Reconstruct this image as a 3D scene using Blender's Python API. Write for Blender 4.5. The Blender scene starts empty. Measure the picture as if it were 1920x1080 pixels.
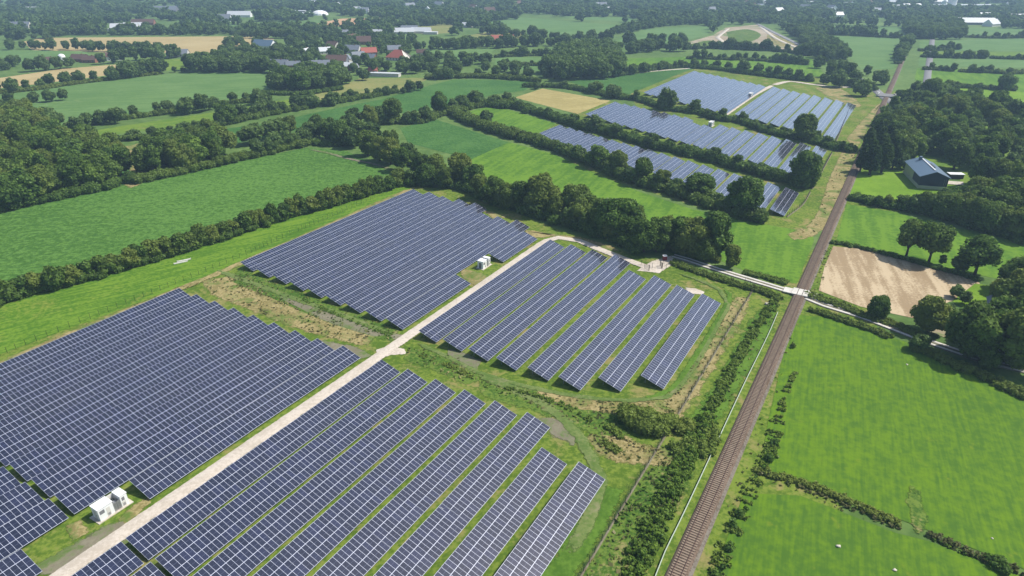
import bpy, math, random
import numpy as np
from mathutils import Vector

SC = bpy.context.scene
COL = SC.collection
R = math.radians

# ------------------------------------------------------------------ camera
CAM_H = 95.0
FPX = 1230.0                                  # focal length in pixels of a 1920 px wide frame
PITCH = math.atan(610 / FPX)                  # downward tilt
cam = bpy.data.cameras.new('camera')
cam.sensor_width = 36.0
cam.lens = 36.0 * FPX / 1920.0
cam.clip_start = 1.0
cam.clip_end = 20000.0
cam_ob = bpy.data.objects.new('camera', cam)
COL.objects.link(cam_ob)
cam_ob.location = (0, 0, CAM_H)
cam_ob.rotation_euler = (math.pi / 2 - PITCH, 0, 0)
SC.camera = cam_ob

# ------------------------------------------------------------------ sky, sun, exposure
SUN_AZ, SUN_EL = R(78), R(52)
world = bpy.data.worlds.new('World')
SC.world = world
world.use_nodes = True
wn = world.node_tree
for nd in list(wn.nodes): wn.nodes.remove(nd)
w_out = wn.nodes.new('ShaderNodeOutputWorld')
w_bg = wn.nodes.new('ShaderNodeBackground')
w_sky = wn.nodes.new('ShaderNodeTexSky')
w_sky.sky_type = 'NISHITA'
w_sky.sun_disc = False
w_sky.sun_elevation = SUN_EL
w_sky.sun_rotation = SUN_AZ
w_sky.air_density = 1.0
w_sky.dust_density = 1.6
w_bg.inputs['Strength'].default_value = 0.12
wn.links.new(w_sky.outputs[0], w_bg.inputs['Color'])
wn.links.new(w_bg.outputs[0], w_out.inputs['Surface'])
sun = bpy.data.lights.new('sun', 'SUN')
sun.energy = 5.0
sun.angle = R(0.5)
sun.color = (1.0, 0.955, 0.89)
sun_ob = bpy.data.objects.new('sun', sun)
COL.objects.link(sun_ob)
sdir = Vector((math.sin(SUN_AZ) * math.cos(SUN_EL), math.cos(SUN_AZ) * math.cos(SUN_EL), math.sin(SUN_EL)))
sun_ob.rotation_euler = sdir.to_track_quat('Z', 'Y').to_euler()
sun_ob.location = (300, 100, 400)
SC.view_settings.view_transform = 'Standard'
SC.view_settings.look = 'None'
SC.view_settings.exposure = 0.22
SC.view_settings.gamma = 1.0
SC.cycles.max_bounces = 5
SC.cycles.diffuse_bounces = 2
SC.cycles.glossy_bounces = 2
SC.cycles.transparent_max_bounces = 12
SC.cycles.volume_bounces = 0
SC.cycles.use_denoising = True

# ------------------------------------------------------------------ survey helpers
_F = np.array([0, math.cos(PITCH), -math.sin(PITCH)])
_R = np.array([1.0, 0, 0])
_U = np.array([0, math.sin(PITCH), math.cos(PITCH)])
def G(x, y, z=0.0):
    """ground point (height z) seen at survey picture coordinates x, y (1920 x 1080)"""
    d = FPX * _F + (x - 960) * _R + (540 - y) * _U
    t = (z - CAM_H) / d[2]
    return np.array([d[0] * t, d[1] * t, z])
AZ = R(30.85)                                  # direction the panel rows run
DV = np.array([math.sin(AZ), math.cos(AZ)])    # along the rows
DU = np.array([math.cos(AZ), -math.sin(AZ)])   # across the rows (towards the railway)
def UV(u, v, z=0.0):
    p = DU * u + DV * v
    return np.array([p[0], p[1], z])
def gl(pts, z=0.0): return [G(x, y, z) for x, y in pts]
def px_per_m(p): return FPX / max(1.0, float((np.array([p[0], p[1], 0 - CAM_H])) @ _F))

def smooth_line(P, step=6.0):
    """resample a polyline (Catmull-Rom) at about `step` metres"""
    P = [np.asarray(p, float)[:2] for p in P]
    if len(P) == 2:
        n = max(1, int(np.linalg.norm(P[1] - P[0]) / step))
        return [P[0] + (P[1] - P[0]) * i / n for i in range(n + 1)]
    Q = [2 * P[0] - P[1]] + P + [2 * P[-1] - P[-2]]
    out = []
    for i in range(1, len(Q) - 2):
        a, b, c, d = Q[i - 1], Q[i], Q[i + 1], Q[i + 2]
        n = max(1, int(np.linalg.norm(c - b) / step))
        for k in range(n):
            t = k / n
            out.append(0.5 * (2 * b + (c - a) * t + (2 * a - 5 * b + 4 * c - d) * t * t + (3 * b - a - 3 * c + d) * t ** 3))
    out.append(P[-1])
    return out

def in_poly(x, y, poly):
    n = len(poly); c = False; j = n - 1
    for i in range(n):
        xi, yi = poly[i][0], poly[i][1]; xj, yj = poly[j][0], poly[j][1]
        if (yi > y) != (yj > y) and x < (xj - xi) * (y - yi) / (yj - yi) + xi: c = not c
        j = i
    return c
def in_poly_np(X, Y, poly):
    c = np.zeros(len(X), bool); n = len(poly); j = n - 1
    for i in range(n):
        xi, yi = poly[i][0], poly[i][1]; xj, yj = poly[j][0], poly[j][1]
        if yi != yj:
            m = ((yi > Y) != (yj > Y)) & (X < (xj - xi) * (Y - yi) / (yj - yi) + xi)
            c ^= m
        j = i
    return c

# ------------------------------------------------------------------ object helpers
def tag(o, label=None, cat=None, group=None, kind=None):
    if label: o['label'] = label
    if cat: o['category'] = cat
    if group: o['group'] = group
    if kind: o['kind'] = kind
    return o
def empty(name, loc, rz=0.0, label=None, cat=None, group=None):
    o = bpy.data.objects.new(name, None)
    o.location = tuple(float(c) for c in loc); o.rotation_euler = (0, 0, rz)
    o.empty_display_size = 0.5
    COL.objects.link(o)
    return tag(o, label, cat, group)
def link(name, me, parent=None, mat=None):
    o = bpy.data.objects.new(name, me)
    COL.objects.link(o)
    if parent is not None: o.parent = parent
    if mat is not None and len(me.materials) == 0: me.materials.append(mat)
    return o
def np_mesh(name, V, quads=None, tris=None, mat=None, tint=None, uv=None, smooth=False, extra=None):
    me = bpy.data.meshes.new(name)
    V = np.asarray(V, np.float32)
    quads = np.zeros((0, 4), np.int32) if quads is None else np.asarray(quads, np.int32).reshape(-1, 4)
    tris = np.zeros((0, 3), np.int32) if tris is None else np.asarray(tris, np.int32).reshape(-1, 3)
    nq, nt = len(quads), len(tris)
    me.vertices.add(len(V)); me.vertices.foreach_set('co', V.ravel())
    me.loops.add(nq * 4 + nt * 3)
    me.loops.foreach_set('vertex_index', np.concatenate([quads.ravel(), tris.ravel()]))
    me.polygons.add(nq + nt)
    ls = np.concatenate([np.arange(nq) * 4, nq * 4 + np.arange(nt) * 3]).astype(np.int32)
    lt = np.concatenate([np.full(nq, 4), np.full(nt, 3)]).astype(np.int32)
    me.polygons.foreach_set('loop_start', ls)
    try: me.polygons.foreach_set('loop_total', lt)
    except Exception: pass
    if smooth: me.polygons.foreach_set('use_smooth', np.ones(nq + nt, bool))
    if tint is not None:
        a = me.attributes.new('tint', 'FLOAT', 'POINT'); a.data.foreach_set('value', np.asarray(tint, np.float32))
    if extra:
        for k, arr in extra.items():
            a = me.attributes.new(k, 'FLOAT', 'POINT'); a.data.foreach_set('value', np.asarray(arr, np.float32))
    if uv is not None:
        l = me.uv_layers.new(name='UVMap'); l.data.foreach_set('uv', np.asarray(uv, np.float32).ravel())
    me.update(calc_edges=True); me.validate()
    if mat: me.materials.append(mat)
    return me
class MB:
    """collects boxes and prisms into one mesh"""
    def __init__(s): s.V = []; s.F = []
    def verts(s, vs, fs):
        b = len(s.V); s.V += [tuple(map(float, v)) for v in vs]; s.F += [tuple(b + i for i in f) for f in fs]
    def box(s, x0, x1, y0, y1, z0, z1):
        s.verts([(x0, y0, z0), (x1, y0, z0), (x1, y1, z0), (x0, y1, z0), (x0, y0, z1), (x1, y0, z1), (x1, y1, z1), (x0, y1, z1)],
                [(0, 3, 2, 1), (4, 5, 6, 7), (0, 1, 5, 4), (1, 2, 6, 5), (2, 3, 7, 6), (3, 0, 4, 7)])
    def bar(s, a, b, w, h=None):
        """rectangular bar between two points"""
        a = np.asarray(a, float); b = np.asarray(b, float); h = h or w
        d = b - a; L = np.linalg.norm(d)
        if L < 1e-6: return
        d /= L
        up = np.array([0, 0, 1.0]) if abs(d[2]) < 0.95 else np.array([1.0, 0, 0])
        x = np.cross(d, up); x /= np.linalg.norm(x); y = np.cross(x, d)
        vs = []
        for p in (a, b):
            for sx, sy in ((-1, -1), (1, -1), (1, 1), (-1, 1)): vs.append(p + x * sx * w / 2 + y * sy * h / 2)
        s.verts(vs, [(0, 3, 2, 1), (4, 5, 6, 7), (0, 1, 5, 4), (1, 2, 6, 5), (2, 3, 7, 6), (3, 0, 4, 7)])
    def cone(s, x, y, z0, z1, r0, r1, n=10):
        vs = [(x + r0 * math.cos(2 * math.pi * i / n), y + r0 * math.sin(2 * math.pi * i / n), z0) for i in range(n)]
        vs += [(x + r1 * math.cos(2 * math.pi * i / n), y + r1 * math.sin(2 * math.pi * i / n), z1) for i in range(n)]
        fs = [(i, (i + 1) % n, n + (i + 1) % n, n + i) for i in range(n)] + [tuple(range(n, 2 * n)), tuple(reversed(range(n)))]
        s.verts(vs, fs)
    def mesh(s, name, mat=None):
        me = bpy.data.meshes.new(name); me.from_pydata(s.V, [], s.F); me.update()
        if mat: me.materials.append(mat)
        return me
    def build(s, name, mat, parent=None): return link(name, s.mesh(name, mat), parent)

# ------------------------------------------------------------------ materials
def new_mat(name):
    m = bpy.data.materials.new(name); m.use_nodes = True
    nt = m.node_tree
    for nd in list(nt.nodes): nt.nodes.remove(nd)
    out = nt.nodes.new('ShaderNodeOutputMaterial')
    return m, nt, out
def N(nt, typ, **kw):
    nd = nt.nodes.new(typ)
    for k, v in kw.items(): setattr(nd, k, v)
    return nd
def L(nt, a, b): nt.links.new(a, b)
def math_n(nt, op, a, b=None, c=None, clamp=False):
    nd = N(nt, 'ShaderNodeMath', operation=op); nd.use_clamp = clamp
    for i, v in enumerate((a, b, c)):
        if v is None: continue
        if isinstance(v, (int, float)): nd.inputs[i].default_value = v
        else: L(nt, v, nd.inputs[i])
    return nd.outputs[0]
def mix_c(nt, f, a, b):
    nd = N(nt, 'ShaderNodeMix', data_type='RGBA')
    for i, v in ((0, f), (6, a), (7, b)):
        if isinstance(v, (int, float)): nd.inputs[i].default_value = v
        elif isinstance(v, (tuple, list)): nd.inputs[i].default_value = (*v[:3], 1)
        else: L(nt, v, nd.inputs[i])
    return nd.outputs[2]
def ramp(nt, f, lo, hi):
    nd = N(nt, 'ShaderNodeMapRange'); nd.interpolation_type = 'SMOOTHSTEP'
    L(nt, f, nd.inputs[0]); nd.inputs[1].default_value = lo; nd.inputs[2].default_value = hi
    return nd.outputs[0]
def noise(nt, vec, scale, detail=3.0, rough=0.55, dist=0.0):
    nd = N(nt, 'ShaderNodeTexNoise'); L(nt, vec, nd.inputs['Vector'])
    nd.inputs['Scale'].default_value = scale; nd.inputs['Detail'].default_value = detail
    nd.inputs['Roughness'].default_value = rough; nd.inputs['Distortion'].default_value = dist
    return nd.outputs[0]
def mapped(nt, vec, rz, sc):
    nd = N(nt, 'ShaderNodeMapping'); nd.vector_type = 'TEXTURE'
    L(nt, vec, nd.inputs['Vector']); nd.inputs['Rotation'].default_value = (0, 0, rz); nd.inputs['Scale'].default_value = sc
    return nd.outputs[0]
def plain(name, col, rough=0.7, spec=0.3, metal=0.0, var=0.12, vs=0.6):
    m, nt, out = new_mat(name)
    b = N(nt, 'ShaderNodeBsdfPrincipled'); pos = N(nt, 'ShaderNodeNewGeometry').outputs['Position']
    f = noise(nt, pos, vs, 3)
    c = mix_c(nt, f, tuple(x * (1 - var) for x in col), tuple(min(1, x * (1 + var)) for x in col))
    L(nt, c, b.inputs['Base Color']); b.inputs['Roughness'].default_value = rough
    b.inputs['Specular IOR Level'].default_value = spec; b.inputs['Metallic'].default_value = metal
    L(nt, b.outputs[0], out.inputs[0])
    return m
def field_mat(name, c1, c2, c3=None, big=0.02, fine=0.9, c3_at=(0.55, 0.75), streak=None, fine_amt=0.6, feather=False, bump=0.0, mid=0.12, tone=1.0, soft=False):
    """ground cover: mottled c1/c2, patches of c3, optional rows (azimuth, spacing m, amount)"""
    m, nt, out = new_mat(name)
    c1 = tuple(x * tone for x in c1); c2 = tuple(x * tone for x in c2)
    if c3: c3 = tuple(x * tone for x in c3)
    b = N(nt, 'ShaderNodeBsdfPrincipled'); pos = N(nt, 'ShaderNodeNewGeometry').outputs['Position']
    nb = noise(nt, pos, big, 3, 0.6); nm = noise(nt, pos, mid, 3, 0.6, 0.4); nf = noise(nt, pos, fine, 2, 0.7)
    f = math_n(nt, 'ADD', math_n(nt, 'MULTIPLY', nb, 0.5), math_n(nt, 'MULTIPLY', nm, 0.5))
    f = math_n(nt, 'ADD', f, math_n(nt, 'MULTIPLY', math_n(nt, 'SUBTRACT', nf, 0.5), fine_amt))
    if streak:
        az, sp, amt = streak[:3]
        # stretched noise: long along the row direction, `sp` metres across
        v = mapped(nt, pos, -az, (sp, sp * 14, 1.0))
        st = noise(nt, v, 1.0, 2, 0.6)
        f = math_n(nt, 'ADD', f, math_n(nt, 'MULTIPLY', math_n(nt, 'SUBTRACT', st, 0.5), amt))
        if len(streak) > 3:      # tramlines
            sep = N(nt, 'ShaderNodeSeparateXYZ'); L(nt, mapped(nt, pos, -az, (1, 1, 1)), sep.inputs[0])
            w = math_n(nt, 'FRACT', math_n(nt, 'DIVIDE', sep.outputs[0], streak[3]))
            w = math_n(nt, 'LESS_THAN', math_n(nt, 'ABSOLUTE', math_n(nt, 'SUBTRACT', w, 0.5)), streak[4])
            f = math_n(nt, 'SUBTRACT', f, math_n(nt, 'MULTIPLY', w, 0.35))
    f = ramp(nt, f, 0.22, 0.78) if soft else ramp(nt, f, 0.34, 0.66)
    c = mix_c(nt, f, c1, c2)
    if c3:
        np3 = noise(nt, pos, mid * 0.6, 4, 0.65, 0.6)
        np3 = math_n(nt, 'ADD', math_n(nt, 'MULTIPLY', np3, 0.75), math_n(nt, 'MULTIPLY', nf, 0.25))
        c = mix_c(nt, ramp(nt, np3, c3_at[0], c3_at[1]), c, c3)
    L(nt, c, b.inputs['Base Color']); b.inputs['Roughness'].default_value = 0.95
    b.inputs['Specular IOR Level'].default_value = 0.08
    if bump > 0:
        bp = N(nt, 'ShaderNodeBump'); bp.inputs['Strength'].default_value = 0.8; bp.inputs['Distance'].default_value = bump
        L(nt, math_n(nt, 'ADD', nf, math_n(nt, 'MULTIPLY', nm, 0.6)), bp.inputs['Height']); L(nt, bp.outputs[0], b.inputs['Normal'])
    sh = b.outputs[0]
    if feather:
        at = N(nt, 'ShaderNodeAttribute', attribute_name='edge').outputs['Fac']
        en = math_n(nt, 'ADD', math_n(nt, 'MULTIPLY', noise(nt, pos, 0.35, 4, 0.7), 0.7), math_n(nt, 'MULTIPLY', nf, 0.3))
        k = math_n(nt, 'ADD', at, math_n(nt, 'MULTIPLY', math_n(nt, 'SUBTRACT', en, 0.5), 1.6))
        k = ramp(nt, k, 0.38, 0.62)
        tr = N(nt, 'ShaderNodeBsdfTransparent'); mx = N(nt, 'ShaderNodeMixShader')
        L(nt, k, mx.inputs[0]); L(nt, tr.outputs[0], mx.inputs[1]); L(nt, sh, mx.inputs[2]); sh = mx.outputs[0]
    L(nt, sh, out.inputs[0])
    return m
def foliage_mat(name, dark, light, bright):
    m, nt, out = new_mat(name)
    at = N(nt, 'ShaderNodeAttribute', attribute_name='tint').outputs['Fac']
    oi = N(nt, 'ShaderNodeObjectInfo').outputs['Random']
    c = mix_c(nt, at, dark, light)
    c = mix_c(nt, math_n(nt, 'MULTIPLY', math_n(nt, 'POWER', oi, 1.8), 0.75), c, bright)
    d = N(nt, 'ShaderNodeBsdfDiffuse'); t = N(nt, 'ShaderNodeBsdfTranslucent'); g = N(nt, 'ShaderNodeBsdfGlossy')
    g.inputs['Roughness'].default_value = 0.45; g.inputs['Color'].default_value = (0.9, 0.95, 0.9, 1)
    L(nt, c, d.inputs['Color']); L(nt, c, t.inputs['Color'])
    m1 = N(nt, 'ShaderNodeMixShader'); m1.inputs[0].default_value = 0.38
    L(nt, d.outputs[0], m1.inputs[1]); L(nt, t.outputs[0], m1.inputs[2])
    m2 = N(nt, 'ShaderNodeMixShader'); m2.inputs[0].default_value = 0.006
    L(nt, m1.outputs[0], m2.inputs[1]); L(nt, g.outputs[0], m2.inputs[2])
    L(nt, m2.outputs[0], out.inputs[0])
    return m

M = {}
M['leaf'] = foliage_mat('broad_leaves', (0.026, 0.068, 0.014), (0.150, 0.250, 0.046), (0.21, 0.255, 0.05))
M['leaf_light'] = foliage_mat('pale_leaves', (0.06, 0.12, 0.02), (0.19, 0.30, 0.05), (0.19, 0.27, 0.05))
M['leaf_far'] = foliage_mat('distant_leaves', (0.036, 0.082, 0.022), (0.150, 0.240, 0.062), (0.20, 0.245, 0.065))
M['conifer'] = foliage_mat('conifer_needles', (0.008, 0.026, 0.007), (0.075, 0.135, 0.030), (0.08, 0.13, 0.03))
M['weeds'] = foliage_mat('weed_leaves', (0.06, 0.13, 0.017), (0.19, 0.29, 0.045), (0.23, 0.27, 0.06))
M['dryweeds'] = foliage_mat('dry_weed_stems', (0.05, 0.075, 0.02), (0.20, 0.20, 0.08), (0.26, 0.24, 0.11))
M['bark'] = plain('bark', (0.075, 0.058, 0.042), 0.9, 0.1, var=0.4, vs=2.0)
GREEN1, GREEN2 = (0.060, 0.150, 0.012), (0.115, 0.235, 0.022)

# ------------------------------------------------------------------ ground sheets
def sheet(name, pts, z, mat, kind='structure', label=None, cat=None):
    """flat polygon given as world points"""
    me = bpy.data.meshes.new(name)
    me.from_pydata([(float(p[0]), float(p[1]), z) for p in pts], [], [tuple(range(len(pts)))])
    me.update(); me.materials.append(mat)
    if me.polygons[0].normal.z < 0: me.flip_normals()
    o = link(name, me); o['kind'] = kind
    if label: o['label'] = label
    return o
_fz = [0.018]
def field(pts, mat, name='field', label=None):
    _fz[0] += 0.0016
    return sheet(name, [G(x, y) for x, y in pts], _fz[0], M[mat], label=label)
def strip(name, line, w, z, mat, feather=0.0, kind='structure', label=None, cross=None, px=True, step=5.0):
    """a ribbon along a line; with feather > 0 its ragged edge fades out through the 'edge' attribute"""
    P = smooth_line([G(*p) for p in line] if px else line, step)
    P = np.array(P); T = np.gradient(P, axis=0); T /= np.linalg.norm(T, axis=1)[:, None]
    Nn = np.stack([T[:, 1], -T[:, 0]], 1)
    prof = cross or [(-w / 2 - .12, z - .25), (-w / 2, z), (w / 2, z), (w / 2 + .12, z - .25)]
    edge = [1] * len(prof)
    if feather > 0:
        prof = [(-w / 2 - feather, z - .17), (-w / 2 + feather * 0.3, z), (w / 2 - feather * 0.3, z), (w / 2 + feather, z - .17)]; edge = [0, 1, 1, 0]
    k = len(prof); n = len(P)
    V = np.zeros((n, k, 3)); E_ = np.zeros((n, k))
    for j, (o, zz) in enumerate(prof):
        V[:, j, :2] = P + Nn * o; V[:, j, 2] = zz; E_[:, j] = edge[j]
    idx = np.arange(n * k).reshape(n, k)
    q = np.stack([idx[:-1, :-1], idx[:-1, 1:], idx[1:, 1:], idx[1:, :-1]], -1).reshape(-1, 4)
    if feather > 0:
        E_[0] = 0; E_[-1] = 0
    me = np_mesh(name, V.reshape(-1, 3), q, mat=M[mat], extra={'edge': E_.ravel()})
    if me.polygons[0].normal.z < 0: me.flip_normals()
    o = link(name, me); o['kind'] = kind
    if label: o['label'] = label
    return o
_pz = [0.0]
def patch(name, pts, z, mat, feather=3.0, kind='structure', label=None):
    _pz[0] += 0.0016; z = .105 + _pz[0]
    """polygon with a ragged, faded rim"""
    P = np.array([G(x, y)[:2] for x, y in pts])
    P = np.array(smooth_line(list(P) + [P[0]], 6.0))[:-1]
    A = 0.5 * np.sum(P[:, 0] * np.roll(P[:, 1], -1) - np.roll(P[:, 0], -1) * P[:, 1])
    if A < 0: P = P[::-1]
    T = np.roll(P, -1, 0) - np.roll(P, 1, 0); T /= np.linalg.norm(T, axis=1)[:, None]
    Nn = np.stack([T[:, 1], -T[:, 0]], 1)
    O = P + Nn * feather; I = P - Nn * feather * 0.4; n = len(P)
    V = [(float(a), float(b), max(.001, z - .12)) for a, b in O] + [(float(a), float(b), z) for a, b in I]
    F = [(i, (i + 1) % n, n + (i + 1) % n, n + i) for i in range(n)] + [tuple(range(n, 2 * n))]
    me = bpy.data.meshes.new(name); me.from_pydata(V, [], F); me.update()
    a = me.attributes.new('edge', 'FLOAT', 'POINT'); a.data.foreach_set('value', np.array([0] * n + [1] * n, np.float32))
    me.materials.append(M[mat]); o = link(name, me); o['kind'] = kind
    if label: o['label'] = label
    return o

# ------------------------------------------------------------------ foliage geometry
def icosphere(sub):
    t = (1 + 5 ** 0.5) / 2
    v = [(-1, t, 0), (1, t, 0), (-1, -t, 0), (1, -t, 0), (0, -1, t), (0, 1, t), (0, -1, -t), (0, 1, -t), (t, 0, -1), (t, 0, 1), (-t, 0, -1), (-t, 0, 1)]
    f = [(0, 11, 5), (0, 5, 1), (0, 1, 7), (0, 7, 10), (0, 10, 11), (1, 5, 9), (5, 11, 4), (11, 10, 2), (10, 7, 6), (7, 1, 8), (3, 9, 4), (3, 4, 2), (3, 2, 6), (3, 6, 8), (3, 8, 9), (4, 9, 5), (2, 4, 11), (6, 2, 10), (8, 6, 7), (9, 8, 1)]
    v = [np.array(p, float) / np.linalg.norm(p) for p in v]
    for _ in range(sub):
        mid = {}; nf = []
        def m(a, b):
            k = (min(a, b), max(a, b))
            if k not in mid:
                p = v[a] + v[b]; v.append(p / np.linalg.norm(p)); mid[k] = len(v) - 1
            return mid[k]
        for a, b, c in f:
            ab, bc, ca = m(a, b), m(b, c), m(c, a); nf += [(a, ab, ca), (b, bc, ab), (c, ca, bc), (ab, bc, ca)]
        f = nf
    return np.array(v), np.array(f)
ICO0, ICO1 = icosphere(0), icosphere(1)
def foliage(rng, C, Rr, dens, leaf, squash=0.9, window=None, core=0.8, ico=ICO1, loose=1.0, tilt=0.9):
    """leaf quads on the outside of overlapping lobes plus solid cores in a darker tint, painted as inner shade.  returns V, quads, tris, tint"""
    C = np.asarray(C, float); Rr = np.asarray(Rr, float); m = len(C)
    cnt = np.maximum(3, (4 * math.pi * Rr ** 2 * dens)).astype(int)
    own = np.repeat(np.arange(m), cnt); n = len(own)
    D = rng.normal(size=(n, 3)); D /= np.linalg.norm(D, axis=1)[:, None]
    rr = Rr[own] * (0.86 + 0.26 * loose * rng.random(n) ** 1.5)
    P = C[own] + D * rr[:, None] * np.array([1, 1, squash])
    keep = P[:, 2] > 0.05
    if window is None:
        for j in range(m):
            d = (P - C[j]) / np.array([1, 1, squash])
            keep &= (np.einsum('ij,ij->i', d, d) > (Rr[j] * 0.84) ** 2) | (own == j)
    else:
        for s in range(-window, window + 1):
            if s == 0: continue
            j = np.clip(own + s, 0, m - 1); d = (P - C[j]) / np.array([1, 1, squash])
            keep &= (np.einsum('ij,ij->i', d, d) > (Rr[j] * 0.84) ** 2) | (own == j)
    P = P[keep]; D = D[keep]; own = own[keep]; n = len(P)
    Nn = D + rng.normal(size=(n, 3)) * tilt * 0.8 + np.array([0, 0, 0.25]); Nn /= np.linalg.norm(Nn, axis=1)[:, None]
    T = rng.normal(size=(n, 3)); T -= Nn * np.einsum('ij,ij->i', T, Nn)[:, None]; T /= np.linalg.norm(T, axis=1)[:, None]
    B = np.cross(Nn, T)
    s = leaf * (0.55 + 0.8 * rng.random(n)); a = 0.55 + 0.45 * rng.random(n)
    T *= (s / 2)[:, None]; B *= (s / 2 * a)[:, None]
    bend = Nn * (s * 0.12)[:, None]
    V = np.stack([P - T - B * .7, P + T * .6 - B - bend, P + T + B * .8, P - T * .7 + B - bend], 1).reshape(-1, 3)
    Q = np.arange(4 * n).reshape(-1, 4)
    lob = rng.random(m)
    tl = np.clip(0.50 + 0.66 * (lob[own] - 0.5) + 0.60 * (rng.random(n) - 0.4), 0, 1)
    tint = np.repeat(tl, 4)
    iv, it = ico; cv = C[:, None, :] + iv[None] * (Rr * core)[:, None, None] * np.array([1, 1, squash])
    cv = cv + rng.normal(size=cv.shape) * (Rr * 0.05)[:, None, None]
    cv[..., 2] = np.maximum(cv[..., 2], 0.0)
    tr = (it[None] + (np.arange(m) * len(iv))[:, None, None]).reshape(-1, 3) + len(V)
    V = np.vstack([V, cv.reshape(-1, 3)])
    tint = np.concatenate([tint, np.repeat(0.16 + 0.25 * lob, len(iv))])  # cores tinted darker than the leaves: shade inside the foliage put into the colour
    return V, Q, tr, tint
def crown_lobes(rng, H, Rc, base, n, shape='oak'):
    """lobe centres and radii for a crown between heights base*H and H"""
    C = []; r = []
    zc = H * (base + 1) / 2; hz = H * (1 - base) / 2
    for i in range(n):
        for _ in range(60):
            d = rng.normal(size=3); d /= np.linalg.norm(d)
            if d[2] < (-0.9 if base < .16 else -0.55): continue
            k = 0.62 + 0.16 * rng.random()
            rad = Rc * (0.30 + 0.16 * rng.random())
            wx = 1.0
            if shape == 'poplar': wx = 0.8; rad *= 0.85
            if shape == 'cone': wx = max(0.15, 0.95 - 0.75 * (d[2] + 1) / 2); rad *= 0.45 + 0.5 * wx
            c = np.array([d[0] * Rc * k * wx, d[1] * Rc * k * wx, zc + d[2] * (hz - rad * 0.55) * (0.85 + .15 * rng.random())])
            if all(np.linalg.norm((c - q)[:3]) > 0.42 * rad for q in C): break
        C.append(c); r.append(rad)
    C.append(np.array([0, 0, zc])); r.append(min(Rc, hz) * 0.72)
    C.append(np.array([0, 0, zc + hz * 0.35])); r.append(min(Rc, hz) * 0.55)
    if base > 0.2: C.append(np.array([0, 0, zc - hz * 0.3])); r.append(min(Rc, hz) * 0.5)
    return np.array(C), np.array(r)
def trunk_mesh(rng, H, base, Rc):
    mb = MB(); r = 0.022 * H + 0.08
    top = H * (base + 0.25)
    mb.cone(0, 0, 0, top * 0.5, r * 1.25, r * 0.85, 8); mb.cone(0, 0, top * 0.5, top, r * 0.85, r * 0.55, 8)
    for i in range(6):
        a = i * 1.05 + rng.random(); e = (Rc * 0.6 * math.cos(a), Rc * 0.6 * math.sin(a), H * (base + 0.28 + 0.25 * rng.random()))
        mb.bar((0, 0, H * base * 0.9 + i * 0.12), e, r * 0.55)
    return mb.mesh('trunk', M['bark'])
# reusable tree kinds: (height, radius, base share, lobes, shape, leaf size, density)
PROTO = {}
def make_protos():
    rng = np.random.default_rng(11)
    def add(key, specs, mat, dens, leaf, core=0.74, loose=1.25):
        PROTO[key] = []
        for (H, Rc, b, n, sh) in specs:
            C, r = crown_lobes(rng, H, Rc, b, n, sh)
            V, Q, T, t = foliage(rng, C, r, dens, leaf, core=core, loose=loose)
            me = np_mesh('crown', V, Q, T, M[mat], t)
            PROTO[key].append((H, Rc, me, trunk_mesh(rng, H, b, Rc)))
    add('oak', [(14, 6.0, .08, 26, 'oak'), (15, 5.6, .10, 24, 'oak'), (13, 6.2, .06, 28, 'oak'), (16, 5.4, .12, 24, 'oak'), (14, 5.0, .08, 20, 'oak'), (12, 5.8, .10, 24, 'oak'), (15, 6.4, .10, 30, 'oak')], 'leaf', 5.0, 0.78)
    add('open', [(14, 5.2, .20, 22, 'oak'), (13, 4.8, .22, 19, 'oak'), (14, 5.5, .20, 22, 'oak')], 'leaf', 4.2, 0.72, core=0.58, loose=1.6)
    add('light', [(12, 4.8, .08, 20, 'oak'), (11, 4.6, .06, 18, 'oak')], 'leaf_light', 5.0, 0.78)
    add('tall', [(18, 4.6, .08, 24, 'poplar'), (16, 4.2, .08, 22, 'poplar')], 'leaf', 5.0, 0.78)
    add('conifer', [(18, 4.6, .04, 30, 'cone'), (17, 4.2, .04, 28, 'cone'), (19, 4.8, .05, 32, 'cone')], 'conifer', 5.0, 0.78)
    add('bush', [(6, 3.4, .02, 12, 'oak'), (6.5, 3.2, .02, 12, 'oak'), (5.5, 3.6, .02, 13, 'oak'), (7, 3.4, .02, 13, 'oak')], 'leaf', 6.0, 0.7)
    add('far', [(13, 5.6, .05, 14, 'oak'), (12, 6.0, .05, 14, 'oak'), (15, 5.2, .05, 13, 'oak'), (11, 5.6, .05, 13, 'oak')], 'leaf_far', 1.5, 1.3)
make_protos()
ORD = ['first', 'second', 'third', 'fourth', 'fifth', 'sixth', 'seventh', 'eighth', 'ninth', 'tenth', 'eleventh', 'twelfth', 'thirteenth', 'fourteenth', 'fifteenth', 'sixteenth', 'seventeenth', 'eighteenth', 'nineteenth', 'twentieth']
def ordinal(i):
    if i < 20: return ORD[i]
    t, u = divmod(i + 1, 10)
    tens = {2: 'twenty', 3: 'thirty', 4: 'forty', 5: 'fifty'}[t]
    return {2: 'twentieth', 3: 'thirtieth', 4: 'fortieth', 5: 'fiftieth'}[t] if u == 0 else tens + '-' + ORD[u - 1]

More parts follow.
